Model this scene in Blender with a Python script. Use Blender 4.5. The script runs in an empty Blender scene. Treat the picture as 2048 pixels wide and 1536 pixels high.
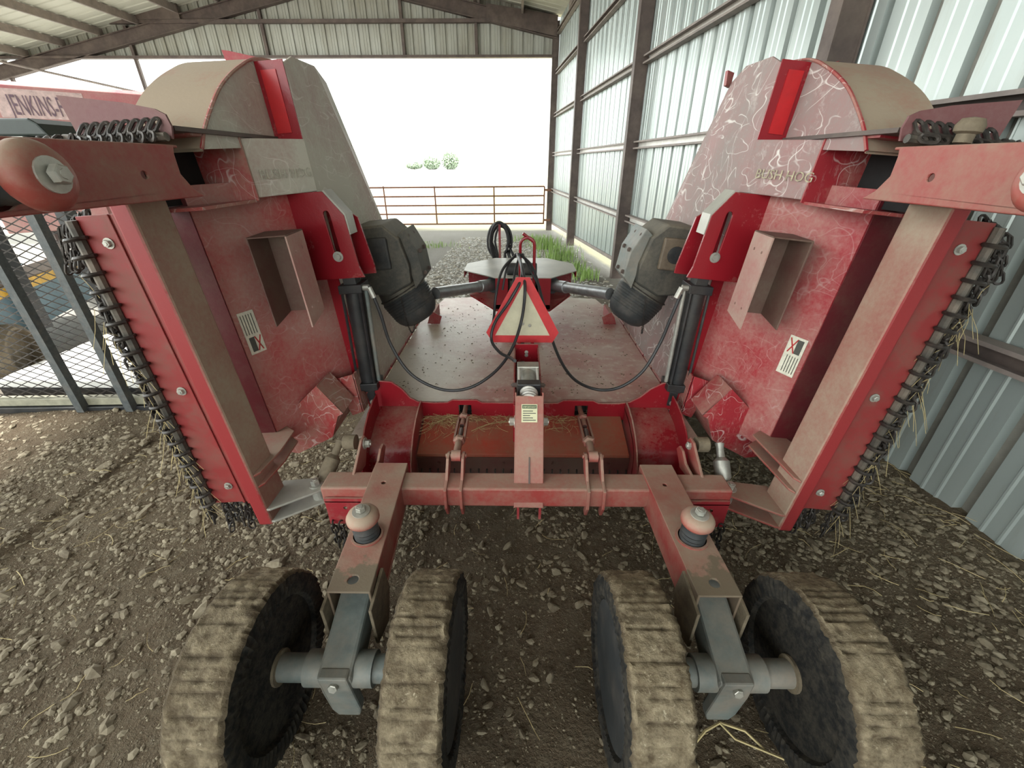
import bpy, bmesh, math, random
import numpy as np
from mathutils import Vector, Matrix, noise
from mathutils.geometry import tessellate_polygon
random.seed(7); rng = np.random.default_rng(7)
R = math.radians
sc = bpy.context.scene; COL = sc.collection

# ---------------------------------------------------------------- camera, sky, exposure
F, CAMP, PITCH, YAW = 842.0, Vector((-.055, 0, 1.6)), math.atan(443/842), .0116
cd = bpy.data.cameras.new('camera'); cam = bpy.data.objects.new('camera', cd); COL.objects.link(cam)
cd.sensor_fit = 'HORIZONTAL'; cd.sensor_width = 36; cd.lens = 36*F/2048; cd.clip_start = .02; cd.clip_end = 900
cam.location = CAMP; cam.rotation_euler = (math.pi/2-PITCH, 0, YAW); sc.camera = cam
wd = bpy.data.worlds.new('sky'); sc.world = wd; wd.use_nodes = True
bg = wd.node_tree.nodes['Background']; bg.inputs[0].default_value = (.95, 1, .97, 1); bg.inputs[1].default_value = 2.4
sd = bpy.data.lights.new('sun', 'SUN'); sun = bpy.data.objects.new('sun', sd); COL.objects.link(sun)
sd.energy = 6.0; sd.angle = R(6); sd.color = (1, .96, .90); sun.rotation_euler = (0, R(-28), 0)
vs = sc.view_settings; vs.view_transform = 'Standard'; vs.look = 'None'; vs.gamma = 1; vs.use_curve_mapping = False
vs.exposure = 1.15

# ---------------------------------------------------------------- helpers
def ray(px, py):
    dx = (px-1024)/F; dy = -(py-768)/F
    y = math.cos(PITCH)+dy*math.sin(PITCH); z = -math.sin(PITCH)+dy*math.cos(PITCH)
    c, s = math.cos(YAW), math.sin(YAW); return Vector((dx*c-y*s, dx*s+y*c, z))
def at(px, py, Y=None, Z=None, X=None):
    r = ray(px, py)
    t = (Y-CAMP.y)/r.y if Y is not None else (Z-CAMP.z)/r.z if Z is not None else (X-CAMP.x)/r.x
    return CAMP+r*t
V = lambda *a: Vector(a)
class MB:
    def __init__(s, T=None): s.v = []; s.f = []; s.T = T or (lambda p: Vector(p))
    def add(s, vs, fs):
        n = len(s.v); s.v += [tuple(p) for p in vs]; s.f += [tuple(i+n for i in f) for f in fs]; return s
    def box(s, lo, hi):
        a, b = lo, hi
        P = [s.T((x, y, z)) for x in (a[0], b[0]) for y in (a[1], b[1]) for z in (a[2], b[2])]
        return s.add(P, [(0,1,3,2),(4,6,7,5),(0,4,5,1),(2,3,7,6),(0,2,6,4),(1,5,7,3)])
    def prism(s, poly, d):            # polygon of 3d points pushed along d (all in T space)
        A = [s.T(p) for p in poly]; B = [s.T(Vector(p)+Vector(d)) for p in poly]; n = len(A)
        return s.add(A+B, [tuple(range(n))[::-1], tuple(range(n, 2*n))]+[(i, (i+1) % n, n+(i+1) % n, n+i) for i in range(n)])
    def plate(s, outer, holes, f, d): # 2d outline with holes, f maps (a,b) to T space
        loops = [outer]+holes; flat = [p for l in loops for p in l]
        tri = tessellate_polygon([[Vector((p[0], p[1], 0)) for p in l] for l in loops]); n = len(flat)
        A = [s.T(f(*p)) for p in flat]; B = [s.T(Vector(f(*p))+Vector(d)) for p in flat]
        fs = [tuple(t) for t in tri]+[tuple(i+n for i in t)[::-1] for t in tri]; k = 0
        for l in loops:
            m = len(l)
            for i in range(m): a, b = k+i, k+(i+1) % m; fs.append((a, b, b+n, a+n))
            k += m
        return s.add(A+B, fs)
    def lathe(s, o, ax, prof, seg=20, world=False, rfun=None):   # prof: (distance along axis, radius)
        if world: o = Vector(o); e = o+Vector(ax)
        else: e = s.T(Vector(o)+Vector(ax)); o = s.T(o)
        a = (e-o).normalized(); b = a.orthogonal().normalized(); c = a.cross(b); n = len(prof); P = []; fs = []
        for i in range(seg):
            t = 2*math.pi*i/seg; d = b*math.cos(t)+c*math.sin(t)
            for j, (h, r) in enumerate(prof):
                if rfun: h, r = rfun(i, j, h, r)
                P.append(o+a*h+d*r)
        for i in range(seg):
            k = (i+1) % seg
            for j in range(n-1): fs.append((i*n+j, k*n+j, k*n+j+1, i*n+j+1))
        if prof[0][1] > 1e-5: fs.append(tuple(i*n for i in range(seg))[::-1])
        if prof[-1][1] > 1e-5: fs.append(tuple(i*n+n-1 for i in range(seg)))
        return s.add(P, fs)
    def cyl(s, p0, p1, r, seg=14, r1=None):
        p0, p1 = s.T(p0), s.T(p1); L = (p1-p0).length
        return s.lathe(p0, p1-p0, [(0, r), (L, r if r1 is None else r1)], seg, True)
    def bolt(s, p, d, r=.012, h=.012, washer=True):      # hex head with washer and stud
        p0 = s.T(p); a = (s.T(Vector(p)+Vector(d))-p0).normalized()
        if washer: s.lathe(p0, a, [(0, r*1.5), (r*.25, r*1.5)], 14, True)
        s.lathe(p0+a*r*.2, a, [(0, r), (h*.9, r), (h, r*.85)], 6, True)
        return s.lathe(p0+a*h, a, [(0, r*.55), (h*.35, r*.5)], 8, True)
    def tube(s, pts, r, seg=8, closed=False):
        P = [s.T(p) for p in pts]; n = len(P); vs = []; fs = []; up = None
        for i in range(n):
            t = (P[(i+1) % n]-P[i-1]) if closed else (P[min(i+1, n-1)]-P[max(i-1, 0)])
            t.normalize()
            if up is None: up = t.orthogonal().normalized()
            up = (up-t*up.dot(t)).normalized(); w = t.cross(up); rr = r[i] if isinstance(r, (list, tuple)) else r
            vs += [P[i]+(up*math.cos(2*math.pi*k/seg)+w*math.sin(2*math.pi*k/seg))*rr for k in range(seg)]
        for i in range(n if closed else n-1):
            for k in range(seg):
                j = (i+1) % n; fs.append((i*seg+k, i*seg+(k+1) % seg, j*seg+(k+1) % seg, j*seg+k))
        if not closed: fs += [tuple(range(seg))[::-1], tuple(range((n-1)*seg, n*seg))]
        return s.add(vs, fs)
WLOC = {}
def wl(o): return WLOC.get(o, Vector((0, 0, 0))) if o else Vector((0, 0, 0))
def link(name, me, mat, parent=None, smooth=False, bevel=0, centre=None):
    if mat and not me.materials: me.materials.append(mat)
    o = bpy.data.objects.new(name, me); COL.objects.link(o); c = centre or Vector((0, 0, 0))
    WLOC[o] = c.copy(); o.parent = parent; o.location = c-wl(parent)
    if bevel:
        b = o.modifiers.new('bevel', 'BEVEL'); b.width = bevel; b.segments = 2; b.limit_method = 'ANGLE'; b.angle_limit = R(40)
    return o
def obj(name, mb, mat, parent=None, smooth=False, bevel=0, label=None, base=False):
    vs = np.array(mb.v, dtype=float); lo, hi = vs.min(0), vs.max(0); c = Vector((lo+hi)/2)
    if base: c.z = lo[2]
    me = bpy.data.meshes.new(name); me.from_pydata([tuple(p) for p in vs-np.array(c)], [], mb.f)
    bm = bmesh.new(); bm.from_mesh(me); bmesh.ops.remove_doubles(bm, verts=bm.verts, dist=1e-6)
    bmesh.ops.recalc_face_normals(bm, faces=bm.faces); bm.to_mesh(me); bm.free()
    if smooth:
        me.polygons.foreach_set('use_smooth', [True]*len(me.polygons))
        try: me.set_sharp_from_angle(angle=R(38))
        except Exception: pass
    o = link(name, me, mat, parent, smooth, bevel, c)
    if label: o['label'] = label
    return o
def thing(name, label, cat, loc, group=None):
    o = bpy.data.objects.new(name, None); COL.objects.link(o); o.location = loc; WLOC[o] = Vector(loc)
    o.empty_display_size = .1; tag(o, label, cat, group); return o
def tag(o, label=None, cat=None, group=None, kind=None):
    for k, v in (('label', label), ('category', cat), ('group', group), ('kind', kind)):
        if v: o[k] = v
    return o
def spline(pts, n=8):
    P = [Vector(p) for p in pts]; P = [P[0]*2-P[1]]+P+[P[-1]*2-P[-2]]; out = []
    for i in range(1, len(P)-2):
        a, b, c, d = P[i-1:i+3]
        for k in range(n):
            t = k/n; out.append(.5*((2*b)+(c-a)*t+(2*a-5*b+4*c-d)*t*t+(3*b-a-3*c+d)*t**3))
    out.append(P[-2]); return out
def circ(x, y, r, n=12): return [(x+r*math.cos(2*math.pi*i/n), y+r*math.sin(2*math.pi*i/n)) for i in range(n)]

# ---------------------------------------------------------------- materials
class NT:
    def __init__(s, name):
        s.m = bpy.data.materials.new(name); s.m.use_nodes = True; s.t = s.m.node_tree; s.n = s.t.nodes
        s.b = s.n['Principled BSDF']; g = s.n.new('ShaderNodeNewGeometry'); s.pos = g.outputs['Position']; s.nor = g.outputs['Normal']
    def put(s, sock, v):
        if hasattr(v, 'is_output'): s.t.links.new(v, sock)
        else: sock.default_value = v if not (isinstance(v, tuple) and len(v) == 3 and sock.type == 'RGBA') else (*v, 1)
    def noise(s, scale, detail=4, rough=.6, vec=None, stretch=None, dist=0):
        n = s.n.new('ShaderNodeTexNoise'); n.inputs['Scale'].default_value = scale; n.inputs['Detail'].default_value = detail
        n.inputs['Roughness'].default_value = rough; n.inputs['Distortion'].default_value = dist; v = vec or s.pos
        if stretch:
            mp = s.n.new('ShaderNodeMapping'); mp.inputs['Scale'].default_value = stretch; s.t.links.new(v, mp.inputs[0]); v = mp.outputs[0]
        s.t.links.new(v, n.inputs['Vector']); return n.outputs['Fac']
    def ramp(s, x, a, b, lo=0., hi=1.):
        n = s.n.new('ShaderNodeMapRange'); n.inputs[1].default_value = a; n.inputs[2].default_value = b
        n.inputs[3].default_value = lo; n.inputs[4].default_value = hi; s.put(n.inputs[0], x); return n.outputs[0]
    def math(s, op, a, b=0.):
        n = s.n.new('ShaderNodeMath'); n.operation = op; s.put(n.inputs[0], a); s.put(n.inputs[1], b); return n.outputs[0]
    def dot(s, a, b):
        n = s.n.new('ShaderNodeVectorMath'); n.operation = 'DOT_PRODUCT'; s.put(n.inputs[0], a); s.put(n.inputs[1], b); return n.outputs['Value']
    def mix(s, f, a, b):
        n = s.n.new('ShaderNodeMix'); n.data_type = 'RGBA'; s.put(n.inputs[0], f); s.put(n.inputs[6], a); s.put(n.inputs[7], b); return n.outputs[2]
    def bump(s, h, dist, strength=1.):
        n = s.n.new('ShaderNodeBump'); n.inputs['Distance'].default_value = dist; n.inputs['Strength'].default_value = strength
        s.put(n.inputs['Height'], h); s.t.links.new(n.outputs[0], s.b.inputs['Normal'])
    def done(s, col, rough=.6, metal=0., spec=None):
        s.put(s.b.inputs['Base Color'], col); s.put(s.b.inputs['Roughness'], rough); s.put(s.b.inputs['Metallic'], metal)
        if spec is not None: s.b.inputs['Specular IOR Level'].default_value = spec
        return s.m
RED, DUST, TAN = (.28, .022, .03), (.33, .26, .20), (.17, .13, .085)
def paint(name, base=RED, dust=DUST, amt=.35, ddir=None, dpow=.6, scratch=0, rough=.45, sc_=5., ang=0):
    k = NT(name); n1 = k.noise(sc_, 6, .65); n2 = k.noise(60, 3, .7)
    f = k.math('ADD', k.ramp(n1, .3, .7, -.35, .35), amt); f = k.math('ADD', f, k.ramp(n2, .3, .7, -.12, .12))
    if ddir: f = k.math('ADD', f, k.ramp(k.dot(k.nor, ddir), -.1, .8, -dpow*.5, dpow))
    f = k.ramp(f, 0, 1); col = k.mix(f, base, dust)
    chips = k.ramp(k.noise(22, 5, .75), .70, .73); col = k.mix(k.math('MULTIPLY', chips, .5), col, (.12, .07, .05))
    if scratch:
        for i, (s_, w, st) in enumerate(((3.2, .0026, (1, 1, 1)), (5.5, .0035, (1, .6, 1)), (9, .005, (1, 1, .5)), (7, .0035, (1, .35, 1)), (13, .007, (1, .3, .8)))):
            n = k.noise(s_, 1.5, .5, stretch=st, dist=.25)
            l = k.ramp(k.math('ABSOLUTE', k.math('SUBTRACT', n, .5+.03*(i % 3))), 0, w*1.6, 1, 0)
            g = k.ramp(k.noise(4.3+i, 2, .5), .47, .56); col = k.mix(k.math('MULTIPLY', k.math('MULTIPLY', l, g), scratch), col, (.75, .72, .68))
        fine = k.ramp(k.noise(40, 5, .8, stretch=(1, .25, .25)), .56, .70); col = k.mix(k.math('MULTIPLY', fine, .45*scratch), col, (.6, .56, .52))
    k.bump(n2, .0006); return k.done(col, k.ramp(f, 0, 1, rough, .8), 0, .4)
def plain(name, col, rough=.6, metal=0., var=.25, sc_=20., dusty=0., bump=.0):
    k = NT(name); n = k.noise(sc_, 5, .65); c = k.mix(k.ramp(n, .3, .7), tuple(x*(1-var) for x in col), tuple(min(1, x*(1+var)) for x in col))
    if dusty: c = k.mix(k.ramp(k.noise(sc_*.4, 5, .7), .5-dusty*.3, .85, 0, min(.8, dusty*2.2)), c, DUST)
    if bump: k.bump(n, bump)
    return k.done(c, rough, metal)
M = {}
M['red'] = paint('red_dusty', amt=.22, ddir=(0, 0, 1), dpow=.35)
M['red_clean'] = paint('red_clean', base=(.235, .010, .017), amt=-.05, ddir=(0, 0, 1), dpow=.3, rough=.25)
M['lip'] = paint('dirty_lip', base=(.10, .02, .02), dust=(.10, .07, .05), amt=.4)
M['maroon'] = paint('dark_maroon', base=(.11, .010, .015), dust=(.14, .07, .05), amt=.1)
M['capred'] = paint('cap_red', base=(.32, .07, .055), dust=(.34, .255, .19), amt=.45, ddir=(0, -.2, .95), dpow=.5)
M['red_arm'] = paint('red_arm', base=(.29, .045, .04), dust=(.30, .22, .165), amt=.38, ddir=(0, 0, 1), dpow=.35)
k = NT('deck_dusty'); a = k.noise(1.3, 5, .6); b_ = k.noise(16, 6, .7); sxd = k.n.new('ShaderNodeSeparateXYZ'); k.t.links.new(k.pos, sxd.inputs[0]); c = k.mix(k.ramp(k.math('ADD', a, k.math('MULTIPLY', sxd.outputs[0], -.12)), .38, .60, .15, 1), (.38, .15, .13), (.56, .50, .43))
c = k.mix(k.ramp(b_, .52, .68, 0, .55), c, (.66, .61, .54)); c = k.mix(k.ramp(k.noise(24, 6, .7), .6, .72, 0, .6), c, (.30, .21, .16)); k.bump(b_, .002); M['deck'] = k.done(c, .38)
k = NT('arm_muddy'); sxa = k.n.new('ShaderNodeSeparateXYZ'); k.t.links.new(k.pos, sxa.inputs[0]); a = k.noise(6, 6, .65); b_ = k.noise(60, 3, .7)
f = k.math('ADD', k.ramp(a, .35, .65, -.3, .3), k.ramp(k.dot(k.nor, (0, 0, 1)), -.1, .8, .15, .72)); c = k.mix(k.ramp(f, 0, 1), (.27, .04, .035), (.31, .23, .17))
md = k.ramp(k.math('ADD', sxa.outputs[1], k.ramp(k.noise(14, 4, .6), .3, .7, -.08, .08)), .955, .925, 0, .9); c = k.mix(md, c, (.15, .125, .085)); k.bump(b_, .0008); M['arm'] = k.done(c, .6)
M['bonnet'] = paint('bonnet', base=(.33, .035, .02), dust=(.22, .15, .09), amt=.42, sc_=4)
M['steel'] = plain('bare_steel', (.36, .36, .33), .45, .6, dusty=.25)
M['bolt'] = plain('zinc_bolt', (.42, .42, .38), .4, .5, dusty=.3)
M['black'] = plain('black_paint', (.018, .019, .021), .4, 0, .4, dusty=.05)
M['hose'] = plain('rubber_hose', (.02, .02, .022), .5)
M['rubber'] = plain('rubber_boot', (.025, .028, .03), .6, dusty=.1)
M['castiron'] = paint('gearbox_iron', base=(.045, .045, .040), dust=(.19, .165, .125), amt=.12, ddir=(0, -.3, .95), dpow=.55, rough=.55)
M['cover'] = plain('cover_rust', (.13, .10, .07), .6, 0, .3, 20)
M['shaft'] = plain('shaft_steel', (.24, .25, .26), .35, .7, dusty=.2)
M['chain'] = plain('chain_steel', (.035, .03, .027), .5, .3, .4, 50, dusty=.1)
M['rod'] = plain('old_rod', (.05, .045, .037), .5, .3, dusty=.3)
M['leg'] = plain('grey_leg', (.125, .15, .145), .6, .1, .25, 14, dusty=.35)
M['mudsteel'] = plain('muddy_steel', (.15, .12, .08), .8, 0, .3, 30, bump=.003)
M['shield'] = plain('shield_dust', (.36, .35, .31), .4, .1, .2, 5); M['galv'] = plain('light_galv', (.62, .60, .56), .45, .2, .15, 6)
M['sign_red'] = plain('sign_red', (.50, .03, .035), .45, 0, .1)
M['sign_tan'] = plain('sign_faded', (.50, .47, .34), .5, 0, .12, 12)
M['reflector'] = plain('reflector', (.42, .008, .012), .3, 0, .1)
M['sticker'] = plain('sticker_white', (.60, .58, .48), .5, 0, .15, 60)
M['sticker_y'] = plain('sticker_cream', (.58, .56, .36), .5, 0, .1)
M['ink'] = plain('ink_dark', (.06, .06, .05), .6); M['inkgreen'] = plain('ink_green', (.07, .10, .05), .6); M['inkred'] = plain('ink_red', (.45, .04, .04), .6)
M['frame'] = plain('primer_steel', (.085, .062, .055), .6, .1, .25, 6, dusty=.15)
M['frame_l'] = plain('girt_steel', (.21, .175, .16), .6, .1, .25, 6, dusty=.2)
M['gate'] = plain('gate_paint', (.17, .07, .035), .6, 0, .3)
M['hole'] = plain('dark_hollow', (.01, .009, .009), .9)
M['pinkred'] = paint('sunbleached_red', base=(.42, .12, .14), dust=(.48, .36, .30), amt=.4, sc_=2)
M['yellow'] = plain('yellow_stripe', (.62, .36, .04), .5); M['blue'] = plain('blue_grey', (.10, .17, .21), .5, 0, .2, 5)
M['green'] = plain('dark_green', (.012, .02, .017), .5, 0, .2); M['darkbar'] = plain('dark_bar', (.065, .073, .075), .55, .1, .25, 40, dusty=.1); M['bed'] = plain('pale_bed', (.78, .77, .74), .6, 0, .15, 3); M['rail'] = plain('rail_tan', (.24, .23, .17), .6)
M['letter'] = plain('faded_letter', (.16, .10, .13), .6); M['letter2'] = plain('faded_yellow_letter', (.34, .30, .20), .6, 0, .5, 50)
M['text_panel'] = plain('faded_panel', (.55, .40, .38), .6)
M['straw'] = plain('dry_straw', (.42, .34, .17), .8, 0, .3, 9)
M['blade'] = plain('green_blade', (.24, .36, .10), .6, 0, .3, 3); M['leaf'] = plain('tree_leaf', (.30, .37, .27), .7, 0, .3, 1)  # tree leaves tinted pale for the bright haze over the far field
k = NT('wall_steel'); n = k.noise(1.2, 5, .65, stretch=(1, 1, .35)); c = k.mix(k.ramp(n, .3, .7), (.36, .41, .395), (.45, .495, .475))
c = k.mix(k.ramp(k.noise(7, 5, .7, stretch=(1, 1, .15)), .58, .8, 0, .5), c, (.27, .24, .19)); M['wall'] = k.done(c, .34, .45); M['rib_shade'] = plain('rib_shade', (.20, .19, .165), .6, .2, .2, 6)  # rib recesses get a darker tone that paints in their shade
k = NT('roof_steel'); n = k.noise(.8, 4, .6); M['roof'] = k.done(k.mix(n, (.42, .42, .36), (.55, .54, .46)), .5, .1)
k = NT('gable_steel'); n = k.noise(2, 5, .7, stretch=(1, 1, .2)); M['gable'] = k.done(k.mix(k.ramp(n, .35, .7), (.40, .41, .37), (.26, .25, .20)), .5, .1)
# tyre mud, tyre side
k = NT('tread_mud'); n1 = k.noise(28, 8, .7); n2 = k.noise(9, 5, .6); c = k.mix(k.ramp(n1, .35, .68), (.10, .074, .045), (.35, .29, .195))
c = k.mix(k.ramp(n2, .45, .7, 0, .6), c, (.17, .13, .078)); c = k.mix(k.ramp(k.noise(55, 6, .75), .60, .68, 0, .8), c, (.55, .48, .35)); tc = k.n.new('ShaderNodeTexCoord'); sy = k.n.new('ShaderNodeSeparateXYZ'); k.t.links.new(tc.outputs['Object'], sy.inputs[0])
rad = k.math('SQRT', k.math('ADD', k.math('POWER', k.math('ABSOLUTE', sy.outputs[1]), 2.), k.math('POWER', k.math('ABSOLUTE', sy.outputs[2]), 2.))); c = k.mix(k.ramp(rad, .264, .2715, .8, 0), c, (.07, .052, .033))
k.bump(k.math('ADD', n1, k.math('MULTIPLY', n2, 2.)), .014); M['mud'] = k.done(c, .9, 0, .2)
k = NT('tyre_side'); n = k.noise(35, 5, .7); k.bump(n, .003); M['tyre'] = k.done(k.mix(k.ramp(n, .4, .75), (.012, .012, .012), (.06, .052, .04)), .85, 0, .2)
# ground
k = NT('dirt'); a = k.noise(1.1, 5, .6); b_ = k.noise(14, 8, .7); d = k.noise(70, 4, .7)
c = k.mix(k.ramp(a, .35, .65), (.128, .092, .060), (.185, .142, .093)); c = k.mix(k.ramp(b_, .45, .72), c, (.22, .18, .125))
c = k.mix(k.ramp(d, .6, .75, 0, .6), c, (.33, .29, .22))
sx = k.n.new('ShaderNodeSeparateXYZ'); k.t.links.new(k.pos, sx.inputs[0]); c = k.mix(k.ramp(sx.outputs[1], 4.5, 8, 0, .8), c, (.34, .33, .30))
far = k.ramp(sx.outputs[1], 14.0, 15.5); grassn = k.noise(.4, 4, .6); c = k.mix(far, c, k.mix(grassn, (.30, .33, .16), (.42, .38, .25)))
wx = k.math('ADD', sx.outputs[0], k.math('MULTIPLY', sx.outputs[1], .0833)); c = k.mix(k.ramp(wx, 2.30, 2.42), c, (.62, .56, .38))  # ground outside the wall painted pale to read as sunlit under the gap
lft = k.ramp(sx.outputs[0], -3.6, -4.6); c = k.mix(lft, c, (.42, .40, .36))
k.bump(k.math('ADD', k.math('MULTIPLY', b_, 1.5), k.math('MULTIPLY', d, 1.3)), .035); M['dirt'] = k.done(c, .95, 0, .15)
k = NT('stone'); at_ = k.n.new('ShaderNodeAttribute'); at_.attribute_name = 'tint'; oi = k.n.new('ShaderNodeObjectInfo')
n = k.noise(45, 4, .6); t = k.math('ADD', at_.outputs['Fac'], k.math('MULTIPLY', oi.outputs['Random'], .9))
c = k.mix(k.ramp(k.math('POWER', t, 2.2), 0, 1), (.115, .092, .062), (.235, .20, .14)); c = k.mix(k.ramp(t, 1.1, 2.2, 0, 1), c, (.46, .46, .44)); c = k.mix(k.ramp(n, .4, .7, 0, .4), c, (.30, .26, .19)); k.bump(n, .002); M['stone'] = k.done(c, .85, 0, .25)

# ---------------------------------------------------------------- ground
def gz(x, y):
    z = -.35*max(0., min(1., (y-4)/10.4))
    if -6 < x < 4 and -1 < y < 13:
        z += .022*noise.noise(Vector((x*1.3, y*1.3, 3)))+.012*noise.noise(Vector((x*4, y*4, 9)))+.006*noise.noise(Vector((x*13, y*13, 5)))
        if x > 1.2 and y < 7: z += .05*max(0, min(1, (x-1.4)/.8))
        if x < -2.4 and y < 3: z += .02
    return z
xs = np.concatenate([[-300, -100, -40, -20, -12, -8], np.arange(-6, 3.6, .035), [4.5, 8, 20, 60, 200]])
ys = np.concatenate([[-60, -20, -6, -2, -.6], np.arange(0, 6, .035), np.arange(6, 14.5, .12), [16, 20, 30, 60, 120, 300]])
gv = [(x, y, gz(x, y)) for y in ys for x in xs]; nx = len(xs)
gf = [(j*nx+i, j*nx+i+1, (j+1)*nx+i+1, (j+1)*nx+i) for j in range(len(ys)-1) for i in range(nx-1)]
gm = MB(); gm.v = gv; gm.f = gf; me = bpy.data.meshes.new('floor'); me.from_pydata(gv, [], gf); me.polygons.foreach_set('use_smooth', [True]*len(gf))
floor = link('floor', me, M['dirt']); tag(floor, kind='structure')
tag(floor, 'brown dirt and gravel floor of the open shed strewn with stones')
# stones
def ico():
    bm = bmesh.new(); bmesh.ops.create_icosphere(bm, subdivisions=1, radius=1); v = np.array([p.co[:] for p in bm.verts]); f = np.array([[q.index for q in t.verts] for t in bm.faces]); bm.free(); return v, f
IV, IF = ico()
def wall_x(y): return 2.115-(y-1.98)*.0833
spots = []
def scatter(n, x0, x1, y0, y1, s0, s1, dens):
    k = 0
    while k < n:
        x, y = random.uniform(x0, x1), random.uniform(y0, y1)
        if x > wall_x(y)-.04 or random.random() > dens(x, y): continue
        s = s0*(s1/s0)**(random.random()**3.2); spots.append((x, y, s, random.random())); k += 1
def dn(x, y):
    d = .35+.65*(noise.noise(Vector((x*.9, y*.9, 1)))+.5)
    if abs(x) < .5: d *= .5 if y < 1.2 else .7
    d = max(.04, min(1, d*1.5-.35+.8*noise.noise(Vector((x*3, y*3, 4)))))
    if x < -.9: d = min(1, d+.2)
    return d
scatter(30000, -3.0, 2.2, .15, 2.2, .0028, .022, dn)
scatter(13000, -4.0, 2.2, 1.4, 4.6, .005, .024, dn)
scatter(38000, -3.0, 2.1, .2, 2.6, .0018, .007, lambda x, y: 1 if noise.noise(Vector((x*2, y*2, 8))) > -.25 else .3)
scatter(420, -3.4, -.75, .5, 3.4, .018, .042, lambda x, y: 1)
scatter(240, .9, 2.1, .5, 3.4, .014, .034, lambda x, y: 1)
nnear = len(spots)
scatter(8500, -1.6, 1.4, 4.0, 12.5, .018, .045, lambda x, y: 1 if x < .9-.1*(y-6) else .25)
vis = sorted(range(len(spots)), key=lambda i: -spots[i][2]/math.hypot(spots[i][0], spots[i][1]+.1, 1.5)*(1 if spots[i][1] > .45 and spots[i][1] > abs(spots[i][0])*.55 else 0))
big = set(vis[:300]); variants = []
for q in range(8):
    bm = bmesh.new(); bmesh.ops.create_icosphere(bm, subdivisions=2 if q < 0 else 1, radius=1)
    bmesh.ops.subdivide_edges(bm, edges=bm.edges[:], cuts=1); bmesh.ops.triangulate(bm, faces=bm.faces[:]); rr = random.Random(q)
    pl = [(Vector((rr.gauss(0, 1), rr.gauss(0, 1), rr.gauss(0, 1))).normalized(), rr.uniform(.5, .8)) for _ in range(9)]
    for v in bm.verts:
        v.co.normalize()
        for n_, d_ in pl:
            e = v.co.dot(n_)-d_
            if e > 0: v.co -= n_*e
        v.co.z *= .6; v.co.x *= 1.2
    me = bpy.data.meshes.new('stone'); bm.to_mesh(me); bm.free(); me.materials.append(M['stone']); variants.append(me)
AV = []; AF = []; AT = []; off = 0
for i, (x, y, s, tt) in enumerate(spots):
    z = gz(x, y)-s*random.uniform(.0, .4)
    if i in big:
        o = link('stone', variants[i % 8], None, floor, centre=V(x, y, z+s*.12)); o.rotation_euler = (random.uniform(-.4, .4), random.uniform(-.4, .4), random.uniform(0, 6.3)); o.scale = (s*1.25, s*random.uniform(.75, 1.1), s*random.uniform(.8, 1.1))
        continue
    a = random.uniform(0, 6.28); c_, s_ = math.cos(a), math.sin(a); P = IV*(1+rng.uniform(-.28, .22, (12, 1)))*np.array([1.2, .85, .6])*s
    P = np.stack([P[:, 0]*c_-P[:, 1]*s_+x, P[:, 0]*s_+P[:, 1]*c_+y, P[:, 2]+z+s*.15], 1)
    AV.append(P); AF.append(IF+off); AT.append(np.full(12, tt if i < nnear else 1.2+tt)); off += 12
AV = np.concatenate(AV); AF = np.concatenate(AF); AT = np.concatenate(AT)
me = bpy.data.meshes.new('gravel'); me.from_pydata(AV.tolist(), [], AF.tolist()); at2 = me.attributes.new('tint', 'FLOAT', 'POINT'); at2.data.foreach_set('value', AT)
tag(link('gravel', me, M['stone'], floor), kind='stuff')
# straw
mb = MB()
def stalk(p, L, r=.0012, az=None, droop=.3, el=0):
    az = random.uniform(0, 6.28) if az is None else az; d = Vector((math.cos(az), math.sin(az), el)); n = Vector((-math.sin(az), math.cos(az), 0)); b = random.uniform(-.3, .3)
    return [Vector(p)+d*L*t+n*b*L*t*(1-t)*2+Vector((0, 0, -droop*L*t*t)) for t in (0, .25, .5, .75, 1)]
for i in range(420):
    x, y = random.uniform(-2.6, 2.1), random.uniform(.35, 3)
    if x > wall_x(y)-.05: continue
    L = random.uniform(.03, .14); mb.tube([q+V(0, 0, gz(q.x, q.y)-q.z+.008+random.random()*.01) for q in stalk((x, y, 0), L)], random.uniform(.0007, .0014), 3)
for i in range(60):
    y = random.uniform(1.0, 2.6); x = wall_x(y)-random.uniform(.02, .4); mb.tube([q+V(0, 0, gz(q.x, q.y)+.01) for q in stalk((x, y, 0), random.uniform(.06, .22), el=random.uniform(0, .4))], .0011, 3)
tag(obj('straw_litter', mb, M['straw'], floor), kind='stuff')
st = thing('straw_stalk', 'long pale bent straw stalk on the dirt by the right inner wheel', 'straw', (.42, .40, .02))
mb = MB(); mb.tube([at(1375, 1505, Z=.03), at(1410, 1462, Z=.05), at(1440, 1445, Z=.06), at(1490, 1462, Z=.05), at(1530, 1500, Z=.03)], .004, 5); obj('stem', mb, M['straw'], st, True)
mb = MB(); mb.tube([at(1440, 1447, Z=.06), at(1470, 1478, Z=.045), at(1560, 1515, Z=.03), at(1640, 1550, Z=.02)], .0035, 5); obj('stem', mb, M['straw'], st, True)

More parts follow.
